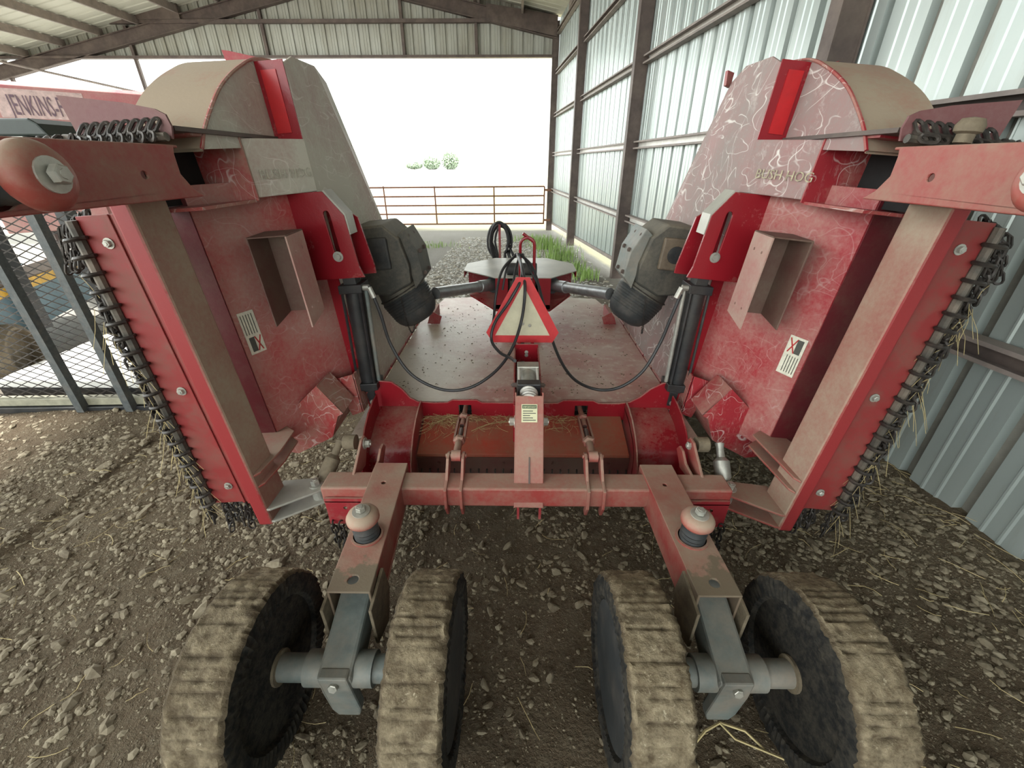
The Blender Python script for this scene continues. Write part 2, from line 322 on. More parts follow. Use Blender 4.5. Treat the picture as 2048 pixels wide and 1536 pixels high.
# ---------------------------------------------------------------- shed
def WPt(s, z, o=0): return V(2.115-(s-1.98)*.0833+o, s, z)     # s = Y along the wall, o outward
wall = bpy.data.objects.new('wall_right', None); COL.objects.link(wall); WLOC[wall] = V(0, 0, 0); tag(wall, 'ribbed galvanised steel side wall on brown girts and posts', kind='structure')
def ribs(n, per=.3):
    out = []
    for i in range(n):
        b = i*per; out += [(b, 0), (b+.008, .040), (b+.062, .040), (b+.070, 0), (b+.140, 0), (b+.147, -.007), (b+.155, -.007), (b+.162, 0), (b+.215, 0), (b+.222, -.007), (b+.23, -.007), (b+.237, 0)]
    return out+[(n*per+.012, 0)]
prof = ribs(3)
for i in range(-8, 16):
    s0 = i*.9+.35; bot = -.03 if s0 < 5.5 else -.08; P = []; fs = []; n = len(prof)
    if s0 > 14.4: continue
    for (a, o) in prof: P += [WPt(s0+a, bot if s0 < 5.5 else -.35*(s0+a-4)/10.4+.20, o+.002*(i % 2)), WPt(s0+a, 5.02, o+.002*(i % 2))]
    P2 = [p+V(.0015, 0, 0) for p in P]; m = len(P)
    for j in range(n-1): fs += [(2*j, 2*j+2, 2*j+3, 2*j+1), (m+2*j, m+2*j+1, m+2*j+3, m+2*j+2)]
    mb = MB(); mb.add(P+P2, fs); wp = obj('wall_panel', mb, M['wall'], wall); wp.data.materials.append(M['rib_shade'])
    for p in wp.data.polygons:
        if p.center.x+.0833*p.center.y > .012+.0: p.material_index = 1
posts = [-4.3, -.5, 3.26, 7.05, 10.95, 14.5]
for s in posts:
    mb = MB(); b = -.45; w = .055
    for o0, o1, h in ((-.19, -.178, w), (-.178, -.03, .012), (-.03, -.015, w)):
        P = [WPt(s-h, b, o0), WPt(s+h, b, o0), WPt(s+h, b, o1), WPt(s-h, b, o1)]; mb.prism(P, V(0, 0, 5.4))
    if s > 3: mb.prism([WPt(s-.05, b, -.185), WPt(s+.05, b, -.185), WPt(s+.05, b, -.02), WPt(s-.05, b, -.02)], V(0, 0, 5.4))
    obj('wall_post', mb, M['frame'], wall)
for z in (.84, 1.82, 2.81, 3.82, 4.7):
    for a, b in zip(posts[:-1], posts[1:]):
        a_, b_2 = a+.08, b-.08; mb = MB()
        for z0, z1, o0, o1 in ((z+.046, z+.05, -.09, -.012), (z-.05, z-.046, -.09, -.012), (z-.05, z-.03, -.094, -.09), (z+.03, z+.05, -.094, -.09)):
            mb.prism([WPt(a_, z0, o0), WPt(a_, z0, o1), WPt(a_, z1, o1), WPt(a_, z1, o0)], WPt(b_2, 0)-WPt(a_, 0))
        wg = obj('wall_girt', mb, M['frame_l'], wall); mb = MB(); mb.prism([WPt(a_, z-.046, -.012), WPt(a_, z-.046, -.006), WPt(a_, z+.046, -.006), WPt(a_, z+.046, -.012)], WPt(b_2, 0)-WPt(a_, 0)); obj('girt_web', mb, M['galv'] if a > 0 and z < 3.5 and a > 3 else M['frame'], wg)  # far lower webs given a pale tone for the light they reflect
for a, b in zip(posts[2:-1], posts[3:]):   # base angle
    za, zb = -.35*max(0, a-4)/10.4+.19, -.35*max(0, b-4)/10.4+.19
    if a < 5: za = zb = .0
    mb = MB(); mb.prism([WPt(a+.08, za, -.03), WPt(a+.08, za, -.005), WPt(a+.08, za+.06, -.005), WPt(a+.08, za+.06, -.03)], WPt(b-.08, zb)-WPt(a+.08, za)); obj('base_angle', mb, M['frame_l'], wall)
def roofz(x): return 7.14+.2*x if x < -4.65 else 5.28-.2*x
back = bpy.data.objects.new('wall_back', None); COL.objects.link(back); WLOC[back] = V(0, 0, 0); tag(back, 'ribbed gable sheeting above the open far end of the shed', kind='structure')
YB = 14.5
for i in range(20):
    x0 = .95-.9*(i+1); prof2 = ribs(3); P = []; fs = []; n = len(prof2)
    for a, o in prof2: P += [V(x0+a, YB+.1+o, 4.19), V(x0+a, YB+.1+o, roofz(x0+a)+.03)]
    m = len(P); P += [p+V(0, .0015, 0) for p in P]
    for j in range(n-1): fs += [(2*j, 2*j+1, 2*j+3, 2*j+2), (m+2*j, m+2*j+2, m+2*j+3, m+2*j+1)]
    mb = MB(); mb.add(P, fs); obj('gable_panel', mb, M['gable'], back)
mb = MB(); mb.box((-17, YB-.08, 4.16), (1.0, YB+.09, 4.22)); obj('lintel', mb, M['frame'], back)
mb = MB(); mb.box((-17, YB-.06, 4.92), (1.0, YB+.07, 5.0)); obj('gable_girt', mb, M['frame'], back)
for x in (-14.5, -10.75, -7.0, -3.2, -1.2):
    mb = MB(); mb.box((x-.04, YB, 4.2 if x > -9 else -.5), (x+.04, YB+.08, roofz(x)-.1)); obj('gable_stud', mb, M['frame'], back)
mb = MB(); mb.tube([at(0, 123, Y=13.9), at(300, 190, Y=13.9)], .03, 6); obj('brace_rod', mb, M['frame_l'], back)
ceil = bpy.data.objects.new('ceiling', None); COL.objects.link(ceil); WLOC[ceil] = V(0, 0, 0); tag(ceil, 'pale ribbed metal roof sheets on brown purlins and rafters', kind='structure')
for xa, xb, ya in ((-17.5, -6.3, 10.9), (-6.3, -4.65, -7.), (-4.65, 2.6, -7.)):  # unseen near-bay roof shaped for the light: short at left, long behind camera
    n = int((xb-xa)*0); P = []; fs = []
    yy = np.arange(ya, YB+.3, .3)
    L = []
    for y in yy: L += [(y, 0), (y+.02, .02), (y+.06, .02), (y+.08, 0)]
    for y, o in L: P += [V(xa, y, roofz(xa)+o), V(xb, y, roofz(xb-.001)+o)]
    m = len(P); P += [p+V(0, 0, .002) for p in P]
    for j in range(len(L)-1): fs += [(2*j, 2*j+1, 2*j+3, 2*j+2), (m+2*j, m+2*j+2, m+2*j+3, m+2*j+1)]
    mb = MB(); mb.add(P, fs); obj('roof_sheet', mb, M['roof'], ceil)
x = 1.2
while x > -17:
    z = roofz(x)-.02; mb = MB(); mb.box((x-.03, -7 if x > -6.3 else 10.9, z-.17), (x+.03, YB+.05, z)); obj('purlin', mb, M['frame_l'], ceil); x -= 1.15
for y in posts:
    for xa, xb in ((-17 if y > 10 else -6.3, -4.65), (-4.65, wall_x(y)-.02)):
        mb = MB()
        for h0, h1, w in ((-.2, -.22, .08), (-.22, -.5, .012), (-.5, -.52, .08)):
            mb.prism([V(xa, y-w, roofz(xa)+h1), V(xa, y+w, roofz(xa)+h1), V(xa, y+w, roofz(xa)+h0), V(xa, y-w, roofz(xa)+h0)], V(xb-xa, 0, roofz(xb-.001)-roofz(xa)))
        obj('rafter', mb, M['frame'], ceil)
mb = MB(); mb.prism([V(-10.75, YB-.1, 5.0), V(-9.1, YB-.1, 5.0), V(-9.1, YB-.1, 5.45), V(-10.75, YB-.1, 5.05)], (0, .05, 0)); obj('haunch', mb, M['frame'], ceil)
mb = MB(); mb.prism([V(-.9, YB-.1, 4.95), V(1.0, YB-.1, 4.6), V(1.0, YB-.1, 5.05), V(-.9, YB-.1, 5.3)], (0, .05, 0)); obj('haunch', mb, M['frame'], ceil)

# far gate
G = thing('farm_gate', 'brown five rail tube gate closing the far end of the shed', 'gate', (-2, 14.3, -.3))
zt = [.93, .67, .42, .17, -.09][::1]
for i in range(5):
    mb = MB(); z = [.95, .69, .43, .18, -.12][i]; mb.tube([(-5.6, 14.3, z-.05), (.78, 14.3, z)], .024, 8); obj('rail', mb, M['gate'], G, True)
for x in (-5.6, -4.2, -2.62, -.78, .78):
    mb = MB(); mb.tube([(x, 14.3, -.14), (x, 14.3, .95)], .024, 8); obj('upright', mb, M['gate'], G, True)
for z in (.85, -.02):
    mb = MB(); mb.box((.78, 14.28, z-.03), (.99, 14.32, z+.03)); obj('hinge', mb, M['gate'], G)
# trees far beyond
for n_, (x, w, h) in enumerate(((-27.2, 4.6, 3.4), (-21.2, 4.6, 4.8), (-32.8, 4.4, 1.7))):
    T = thing('tree', ['short grey green bush left of the tallest tree on the far field edge', 'taller pale green tree on the far field edge', 'lowest pale bush at the left end of the far tree line'][n_], 'tree', (x, 150, -.35), 'trees at the far field edge')
    mb = MB(); mb.cyl((x, 150, -.35), (x, 150, h*.5), .18, 8); obj('trunk', mb, M['frame'], T)
    mb = MB()
    for i in range(1500):
        d = Vector((random.gauss(0, 1), random.gauss(0, 1), random.gauss(0, 1))).normalized()*random.random()**.4
        p = V(x+d.x*w*.6, 150+d.y*w*.5, h*.42+d.z*h*.55); q = Vector((random.gauss(0, 1), random.gauss(0, 1), random.gauss(0, 1))).normalized()*.28; r_ = q.orthogonal().normalized()*.28
        mb.add([p-q, p-r_, p+q, p+r_], [(0, 1, 2, 3)])
    obj('crown', mb, M['leaf'], T)
# grass tufts by the far right wall
tl = ['tall green grass tuft nearest the far gate post', 'wide green grass clump between the gate and the second wall post', 'leaning green grass clump beside the second far wall post', 'small bright green tuft right of the central gearbox shield', 'low green tuft against the wall base near the right gearbox', 'thin row of green grass below the left part of the far gate']
for i, (px, py, w, h, n_) in enumerate(((1060, 470, .5, .16, 160), (1090, 488, .40, .3, 260), (1120, 515, .4, .3, 220), (1150, 545, .22, .22, 130), (1170, 560, .25, .18, 130), (860, 484, .7, .1, 160))):
    p = at(px, py, Z=-.12); T = thing('grass_tuft', tl[i], 'grass', (p.x, p.y, gz(p.x, p.y)), 'grass tufts at the far end of the shed')
    mb = MB()
    for j in range(n_):
        b = V(p.x+random.gauss(0, w*.45), p.y+random.gauss(0, w*.4), 0); b.z = gz(b.x, b.y); L = h*random.uniform(.5, 1.2); a = random.uniform(0, 6.28)
        e = V(math.cos(a), math.sin(a), 0)*L*random.uniform(.1, .6); q = V(-math.sin(a), math.cos(a), 0)*.007
        mb.add([b-q, b+q, b+e*.5+V(0, 0, L*.7)+q*.7, b+e*.5+V(0, 0, L*.7)-q*.7, b+e+V(0, 0, L)], [(0, 1, 2, 3), (3, 2, 4)])
    tag(obj('blades', mb, M['blade'], T), kind='stuff')

# ---------------------------------------------------------------- left: mesh gate of a trailer, wagons
BD = thing('trailer_bed', 'pale flat trailer deck behind the mesh ramp gate', 'trailer', (-3.6, 4.2, 0))
mb = MB(); mb.box((-3.95, 2.75, .10), (-2.75, 5.6, .16)); obj('bed', mb, M['bed'], BD, bevel=.005)
mb = MB(); mb.box((-3.95, 2.75, -.05), (-2.75, 2.80, .10)); obj('end_rail', mb, M['black'], BD)
TG = thing('trailer_ramp_gate', 'upright steel mesh ramp gate of a trailer at the left', 'gate', (-3.4, 2.6, 0))
y0 = 2.6
def lean(p): return V(p[0], p[1]+.04*p[0]+.12, p[2])
mb = MB(lean); mb.box((-4.6, y0-.03, .06), (-2.55, y0+.03, .115)); obj('bottom_rail', mb, M['rail'], TG, bevel=.004)
mb = MB(lean); mb.box((-4.6, y0-.03, 1.42), (-2.55, y0+.01, 1.47)); obj('top_rail', mb, M['black'], TG, bevel=.004)
mb = MB(lean); mb.box((-4.6, y0-.05, -.03), (-2.45, y0+.05, .055)); obj('frame_beam', mb, M['black'], TG, bevel=.004)
for x in (-3.17, -2.83, -4.1):
    mb = MB(lean); mb.prism([(x, y0-.08, .03), (x+.05, y0-.08, .03), (x+.05, y0-.03, .03), (x+.044, y0-.03, .03), (x+.044, y0-.074, .03), (x, y0-.074, .03)], (-.02, 0, 1.42)); obj('angle_bar', mb, M['darkbar'], TG)
mb = MB(); dw, dh = .056, .026
X0, X1, Z0, Z1 = -4.6, -2.55, .11, 1.42; nxm = int((X1-X0)/dw); nzm = int((Z1-Z0)/dh)
for i in range(nxm):
    for j in range(nzm):
        cx = X0+(i+.5)*dw; cz = Z0+(j+.5)*dh; t = .0028
        if (i+j) % 2: a, b = (cx-dw/2, cz-dh/2), (cx+dw/2, cz+dh/2)
        else: a, b = (cx-dw/2, cz+dh/2), (cx+dw/2, cz-dh/2)
        P = [lean((a[0], y0-.002, a[1]-t)), lean((b[0], y0-.002, b[1]-t)), lean((b[0], y0-.002, b[1]+t)), lean((a[0], y0-.002, a[1]+t))]
        P += [p+V(0, .004, 0) for p in P]; mb.add(P, [(0, 1, 2, 3), (7, 6, 5, 4), (0, 4, 5, 1), (3, 2, 6, 7)])
tag(obj('expanded_mesh', mb, M['chain'], TG), kind='stuff')
# low flatbed with yellow stripe
FB = thing('farm_machine', 'blue grey machine with yellow side stripe and dark green hood behind the mesh gate', 'machine', (-5, 4.6, 0))
def fb(s, z, o=0): return V(-4.33-.37*(s-3.4)-o*.94, s+o*-.35, z)
def fbox(mb, s0, s1, z0, z1, o0, o1): return mb.prism([fb(s0, z0, o0), fb(s0, z0, o1), fb(s0, z1, o1), fb(s0, z1, o0)], fb(s1, 0)-fb(s0, 0))
mb = MB(); fbox(mb, 3.0, 5.0, .28, .60, 0, .9); obj('bed', mb, M['blue'], FB, bevel=.01)
mb = MB(); fbox(mb, 3.0, 5.0, .60, .68, -.01, .03); obj('stripe', mb, M['yellow'], FB)
mb = MB(); fbox(mb, 3.0, 5.0, .68, .78, .0, .05); obj('side_rail', mb, M['frame_l'], FB)
for s in (3.12,):
    mb = MB(); c = fb(s, .22, -.02); mb.lathe(c, V(.94, .35, 0), [(-.1, .17), (-.1, .2), (-.07, .23), (.07, .23), (.1, .2), (.1, .18), (.04, .17), (.04, .05)], 28, True); obj('wheel', mb, M['mudsteel'], FB, True)
# grain hopper
H = thing('grain_hopper', 'sun-bleached red grain hopper with faded farm name at far left', 'wagon', (-5.6, 6, 0))
a, b = at(-160, 152, Z=2.35), at(300, 187, Z=2.35); dr = (b-a).normalized(); nn = V(dr.y, -dr.x, 0)
def hp(s, z, o=0): p = a+dr*s-nn*o; return V(p.x, p.y, z)
L = (b-a).length
mb = MB(); mb.prism([hp(0, 2.0, 0), hp(0, 2.33, 0), hp(0, 2.37, .06), hp(0, 2.37, 1.6), hp(0, 2.0, 1.6)], dr*L); obj('upper_body', mb, M['pinkred'], H, bevel=.01)
mb = MB(); mb.prism([hp(0, .85, .25), hp(0, 1.99, .08), hp(0, 1.99, 1.5), hp(0, .85, 1.3)], dr*L); obj('lower_body', mb, M['pinkred'], H, bevel=.01)
mb = MB(); mb.prism([hp(0, 1.93, -.03), hp(0, 1.99, -.03), hp(0, 1.99, .05), hp(0, 1.93, .05)], dr*L); obj('ledge', mb, M['pinkred'], H)
for s in (.9, 2.0, 2.9): mb = MB(); mb.prism([hp(s, .86, .2), hp(s, 1.95, .03), hp(s, 1.95, .12), hp(s, .86, .3)], dr*.06); obj('rib', mb, M['pinkred'], H)
for s, o in ((.3, .4), (.3, 1.2), (L-.3, .4), (L-.3, 1.2)):
    mb = MB(); p = hp(s, 0, o); mb.prism([hp(s-.05, -.1, o), hp(s+.05, -.1, o), hp(s+.05, -.1, o+.1), hp(s-.05, -.1, o+.1)], (0, 0, 1)); obj('leg', mb, M['frame'], H)
def text(body, size, mat, parent, o, ux, uy, name='lettering', ext=.0015, sx=1.):
    cu = bpy.data.curves.new(name, 'FONT'); cu.body = body; cu.size = size; cu.extrude = ext; cu.resolution_u = 2
    t = bpy.data.objects.new('tmp', cu); COL.objects.link(t); dg = bpy.context.evaluated_depsgraph_get(); me = bpy.data.meshes.new_from_object(t.evaluated_get(dg)); bpy.data.objects.remove(t)
    ux, uy = Vector(ux).normalized(), Vector(uy).normalized(); uz = ux.cross(uy)
    mb = MB(); mb.v = [tuple(Vector(o)+ux*v.co.x*sx+uy*v.co.y+uz*v.co.z) for v in me.vertices]; mb.f = [tuple(p.vertices) for p in me.polygons]
    return obj(name, mb, mat, parent)
s1 = (at(5, 200, Z=2.2)-a).dot(dr); s2 = (at(135, 205, Z=2.2)-a).dot(dr)
mb = MB(); mb.prism([hp(s1-.05, 2.03, -.004), hp(s2+.15, 2.03, -.004), hp(s2+.15, 2.30, -.004), hp(s1-.05, 2.30, -.004)], nn*-.004); obj('name_panel', mb, M['text_panel'], H)
text('JENKINS-F', .27, M['letter'], H, hp(s1+.04, 2.06, -.008), dr, (0, 0, 1), sx=(s2-s1)/1.47)
# green toolbox hood
GB = FB
p0, p1 = at(-120, 236, Y=3.2), at(98, 270, Y=3.2)
mb = MB(); zz = (at(0, 236, Y=3.2).z, at(0, 272, Y=3.2).z); mb.prism([(p0.x, 3.2, zz[1]), (p1.x, 3.2, zz[1]), (p1.x-.05, 3.2, zz[0]-.03), (p1.x-.1, 3.2, zz[0]), (p0.x, 3.2, zz[0])], (0, .9, 0)); obj('engine_hood', mb, M['green'], GB, bevel=.012, label='dark green rounded engine hood')
mb = MB(); mb.box((p0.x, 3.17, zz[1]-.05), (p1.x-.15, 3.9, zz[1]-.002)); obj('grille', mb, M['steel'], GB, bevel=.006)
for x in (p0.x+.15, -4.36): mb = MB(); mb.box((x, 3.5, .28), (x+.08, 3.6, zz[1]-.05)); obj('hood_post', mb, M['black'], GB)

# ---------------------------------------------------------------- the rotary cutter
CUT = thing('rotary_cutter', 'large red folding rotary cutter with both wings raised, dusty and parked on gravel', 'mower', (0, 1.4, 0))
def C(name, mb, mat, parent=None, **k): return obj(name, mb, M[mat] if isinstance(mat, str) else mat, parent or CUT, **k)
# centre deck
HL, HR = -.845, .80
mb = MB(); out = [(HL, 2.0), (HR, 2.0), (HR, 3.45), (.70, 3.98), (.3, 4.05), (-.35, 4.05), (-.75, 3.98), (HL, 3.45)]
mb.prism([(x, y, .425) for x, y in out], (0, 0, .012))
mb.prism([(x, y, .2) for x, y in out[2:8]]+[(x*.985, y-.012, .2) for x, y in out[7:1:-1]], (0, 0, .225))
deck = C('centre_deck', mb, 'deck', label='dusty pink centre deck plate')
# rear wall with raised swooping ends and square holes
top = [(-.86, .50), (-.83, .555), (-.78, .575), (-.72, .57), (-.67, .53), (-.63, .475), (-.59, .45), (-.5, .442), (-.43, .445), (-.40, .462), (-.27, .462), (-.24, .445), (.17, .445), (.2, .462), (.36, .462), (.39, .445), (.5, .445), (.56, .455), (.61, .485), (.66, .535), (.72, .57), (.78, .575), (.82, .56)]
outl = [(-.86, .34)]+top+[(.82, .34)]
sq = lambda x: [(x-.035, .365), (x+.035, .365), (x+.035, .43), (x-.035, .43)]
mb = MB(); mb.plate(outl, [sq(-.335), sq(.30)], lambda a, b: (a, 1.975, b), (0, .01, 0)); C('rear_wall', mb, 'red_clean')
mb = MB(); mb.tube([(x, 1.972, z) for x, z in top], .0035, 6); C('wall_lip', mb, 'red')
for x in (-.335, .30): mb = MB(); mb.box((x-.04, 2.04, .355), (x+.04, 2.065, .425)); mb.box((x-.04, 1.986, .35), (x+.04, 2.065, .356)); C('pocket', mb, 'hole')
# bonnet between side gussets
mb = MB(); mb.prism([(-.56, 1.985, .365), (-.56, 1.985, .355), (-.56, 1.735, .278), (-.56, 1.735, .17), (-.56, 1.725, .17), (-.56, 1.725, .288)], (1.08, 0, 0)); C('rear_bonnet', mb, 'bonnet', bevel=.003)
mb = MB(); mb.box((-.56, 1.717, .172), (.52, 1.7245, .272)); plate_c = C('chain_strip', mb, 'lip')
for x in (-.45, -.12, .13, .42): mb = MB(); mb.bolt((x, 1.716, .24), (0, -1, 0), .007, .006); C('bolt', mb, 'lip', plate_c)
def link_ring(mb, c, ax, side, r=.011, h=.02, t=.0042):
    ax, side = Vector(ax).normalized(), Vector(side).normalized(); n = 10
    mb.tube([Vector(c)+ax*(h*math.sin(2*math.pi*k/n)*.5+(h*.25 if math.sin(2*math.pi*k/n) > 0 else -h*.25))+side*r*math.cos(2*math.pi*k/n) for k in range(n)], t, 5, closed=True)
def chain(p, n, par, sway=(0, 0), pitch=.026, r=.011, h=.026, mat='chain', t=.0042):
    mb = MB(); q = Vector(p); yaw = random.uniform(0, 3.14)
    for i in range(n):
        a = yaw+(math.pi/2 if i % 2 else 0)+random.uniform(-.3, .3); d = V(sway[0]+random.uniform(-.12, .12), sway[1]+random.uniform(-.12, .12), -1).normalized()
        link_ring(mb, q+d*pitch*.5, d, V(math.cos(a), math.sin(a), 0), r, h, t); q = q+d*pitch
    return obj('chain', mb, M[mat], par, True)
x = -.54
while x < .51:
    mb = MB(); link_ring(mb, (x, 1.715, .185), (0, .1, -1), (0, 1, 0)); link_ring(mb, (x, 1.72, .16), (0, 0, -1), (1, 0, 0)); link_ring(mb, (x, 1.72, .134), (0, 0, -1), (.3, 1, 0)); link_ring(mb, (x, 1.72, .108), (0, 0, -1), (1, .3, 0)); obj('chain', mb, M['chain'], plate_c, True); x += .042
mb = MB(); mb.prism([(.33, 1.80, .301), (.48, 1.80, .301), (.48, 1.765, .291), (.33, 1.765, .291)], (0, -.001, .003)); bs = C('warning_label', mb, 'sticker_y', label='cream warning sticker')
mb = MB(); mb.prism([(.43, 1.795, .3045), (.47, 1.795, .3045), (.47, 1.77, .2968), (.43, 1.77, .2968)], (0, -.0002, .0008)); C('label_picture', mb, 'inkred', bs)
# side gussets and hoods
for S, xh, xo in ((-1, -.575, -.80), (1, .535, .765)):
    arc = [(1.97, .46), (1.90, .455), (1.82, .435), (1.74, .395), (1.68, .345), (1.64, .29), (1.62, .23), (1.615, .17), (1.66, .14), (1.97, .14)]
    mb = MB(); mb.prism([(xh, y, z) for y, z in arc], (.008, 0, 0)); C('side_gusset', mb, 'red', bevel=.002)
    arc2 = [(y+.0, z+.035) for y, z in arc[:-2]]+[(1.66, .14), (1.97, .14)]
    mb = MB(); mb.prism([(xo, y-.03, z+.02) for y, z in arc2], (.008, 0, 0)); C('side_gusset', mb, 'red_clean', bevel=.002)
    hood = [(1.975, .42), (1.85, .40), (1.74, .35), (1.70, .30), (1.685, .16)]
    mb = MB(); lo, hi = min(xh, xo), max(xh, xo); mb.prism([(lo, y, z) for y, z in hood]+[(lo, y+.008, z-.008) for y, z in hood[::-1]], (hi-lo, 0, 0)); C('curved_hood', mb, 'red_clean', smooth=True)
    # hinge pad and knuckles
    mb = MB(); mb.box((xo-(.07 if S < 0 else -.01), 1.70, .40), (xo+(-.01 if S < 0 else .07), 1.99, .41)); C('hinge_pad', mb, 'deck')
# cross tube
mb = MB(); mb.box((-.86, 1.32, .325), (.83, 1.425, .42)); C('cross_tube', mb, 'red_arm', bevel=.008)
# arms
arms = []
for S, xa, xb in ((-1, -.60, -.568), (1, .555, .570)):
    mb = MB(); outl = [(xa-.07, 1.47), (xa+.07, 1.47), (xb+.068, .84), (xb-.068, .84)]; kb = (xa*.35+xb*.65, 1.065)
    mb.plate(outl, [circ(xa, 1.34, .009, 10)[::-1], circ(*kb, .052, 20)[::-1], circ(xb, .885, .017, 12)[::-1]], lambda a, b: (a, b, .425), (0, 0, .008))
    for sx in (-1, 1): mb.prism([(xa+sx*.07, 1.47, .43), (xb+sx*.068, .84, .43), (xb+sx*.068, .84, .29), (xa+sx*.07, 1.47, .31)], (-sx*.008, 0, 0))
    mb.prism([(xa-.07, 1.47, .31), (xa+.07, 1.47, .31), (xb+.068, .95, .29), (xb-.068, .95, .29)], (0, 0, .006))
    am = C('wheel_arm', mb, 'arm', bevel=.003); arms.append(am)
    for sx in (-1, 1): mb = MB(); mb.prism([(xb+sx*.069, .94, .42), (xb+sx*.069, .80, .40), (xb+sx*.069, .80, .24), (xb+sx*.069, .90, .20), (xb+sx*.069, .96, .30)], (sx*.010, 0, 0)); C('arm_clevis', mb, 'mudsteel', am, bevel=.002)
    mb = MB(); mb.lathe((kb[0], kb[1], .433), (0, 0, 1), [(0, .056), (.006, .056), (.006, .048), (0, .048)], 24); C('rim_ring', mb, 'red_arm', am)
    # bumper post with rubber boot, red cap and nut
    pr = [(-.05, .040), (.0, .041), (.008, .044), (.018, .040), (.026, .044), (.036, .040), (.044, .044), (.054, .038), (.072, .037)]
    tilt = V(-.0, -.06, 1); mb = MB(); mb.lathe((kb[0], kb[1], .43), tilt, pr, 22); cap = C('rubber_boot', mb, 'rubber', am, smooth=True)
    mb = MB(); mb.lathe(V(kb[0], kb[1], .43)+tilt*.07, tilt, [(0, .034), (.004, .046), (.016, .055), (.030, .055), (.042, .048), (.05, .036), (.052, .01), (.052, 0)], 26); C('cap', mb, 'capred', am, smooth=True)
    mb = MB(); o = V(kb[0], kb[1], .43)+tilt*.120; mb.lathe(o, tilt, [(0, .030), (.005, .030), (.006, .0)], 20); mb.bolt(o+tilt*.005, tilt, .017, .016, False); C('cap_bolt', mb, 'bolt', am)
    # trailing leg, axle sleeve, axle
    w = .05; mb = MB(); mb.prism([(xb-w, .95, .40), (xb-w, .95, .30), (xb-w, .76, .225), (xb-w, .665, .245), (xb-w, .655, .31)], (2*w, 0, 0)); lg = C('trailing_leg', mb, 'leg', am, bevel=.01)
    mb = MB(); mb.prism([(xb-.042, .650, .32), (xb+.042, .650, .32), (xb+.045, .655, .24), (xb+.045, .668, .12), (xb+.034, .672, .08), (xb-.034, .672, .08), (xb-.045, .668, .12), (xb-.045, .655, .24)], (0, .035, 0)); C('leg_plate', mb, 'leg', am, bevel=.006)
    mb = MB(); mb.bolt((xb, .652, .285), (0, -1, .3), .014, .010, False); C('leg_bolt', mb, 'bolt', am)
    mb = MB(); mb.lathe((xb-.10, .71, .268), (1, 0, 0), [(0, .042), (0, .049), (.20, .049), (.20, .042)], 24); C('axle_sleeve', mb, 'leg', am, smooth=True)
    mb = MB(); mb.cyl((xb-.25, .71, .268), (xb+.25, .71, .268), .038, 20); C('axle', mb, 'leg', am, smooth=True)
    for w_, xw in enumerate((xb-(.25 if S < 0 else .275), xb+(.265 if S < 0 else .25))):
        inner = (w_ == 1) == (S < 0); dd = 1 if w_ == 0 else -1      # hollow side faces the leg
        n = 204; rd = random.Random(S*3+w_)
        jit = [rd.uniform(-.004, .004) for _ in range(n)]; gro = [0 if (i % 3) else -.0050*rd.choice((.2, .6, 1, 1)) for i in range(n)]
        prof = [(-.062, .195), (-.076, .203), (-.080, .238), (-.077, .261), (-.066, .270)]+[(-.066+.012*j, .2715) for j in range(1, 11)]+[(.066, .270), (.077, .261), (.080, .238), (.076, .203), (.062, .195)]
        N = len(prof)
        def rf(i, j, h, r):
            if 3 <= j <= N-4:
                q = Vector((math.cos(6.2832*i/n)*4, math.sin(6.2832*i/n)*4, h*14+S*9+w_*5)); r += gro[i]*(1 if 4 < j < N-5 else .4)+.005*noise.noise(q*2)+.004*noise.noise(q*6)
                if j in (3, 4, N-4, N-5): h += jit[i]*.8; r += jit[i]*.6
            elif j in (1, 2, N-2, N-3): h += (.0025 if i % 3 == 0 else -.001)*(1 if h > 0 else -1); r += jit[i]*.3
            return h, r
        mb = MB(); mb.lathe((xw, .71, .268), (1, 0, 0), prof, n, rfun=rf)
        # split: tread (mud) and sides by material slots
        wo = C('gauge_wheel', mb, 'tyre', smooth=True, label=('outer' if not inner else 'inner')+' mud-caked laminated tyre on the '+('left' if S < 0 else 'right')+' wheel arm')
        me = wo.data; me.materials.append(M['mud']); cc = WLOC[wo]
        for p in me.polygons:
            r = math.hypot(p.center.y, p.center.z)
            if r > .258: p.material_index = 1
        mb = MB()
        s = dd; mb.lathe((xw, .71, .268), (s, 0, 0), [(-.066, .0), (-.066, .16), (-.070, .190), (-.060, .198), (.050, .198), (.056, .192), (-.050, .188), (-.056, .16), (-.056, .07), (-.03, .06), (-.0, .055), (-.0, .0)], 40); C('rim', mb, 'rubber', wo, smooth=True)
        for q in range(5):
            t = q*1.2566; mb = MB(); mb.bolt((xw-s*.054, .71+.11*math.cos(t), .268+.11*math.sin(t)), (s, 0, 0), .012, .012, False); C('lug_nut', mb, 'bolt', wo)
        mb = MB(); mb.cyl((xw-dd*.02, .71, .268), (xw+dd*.07, .71, .268), .05, 20); mb.bolt((xw+dd*.05, .662, .306), (0, -1, .5), .010, .02, False); C('hub', mb, 'mudsteel', wo, smooth=True)
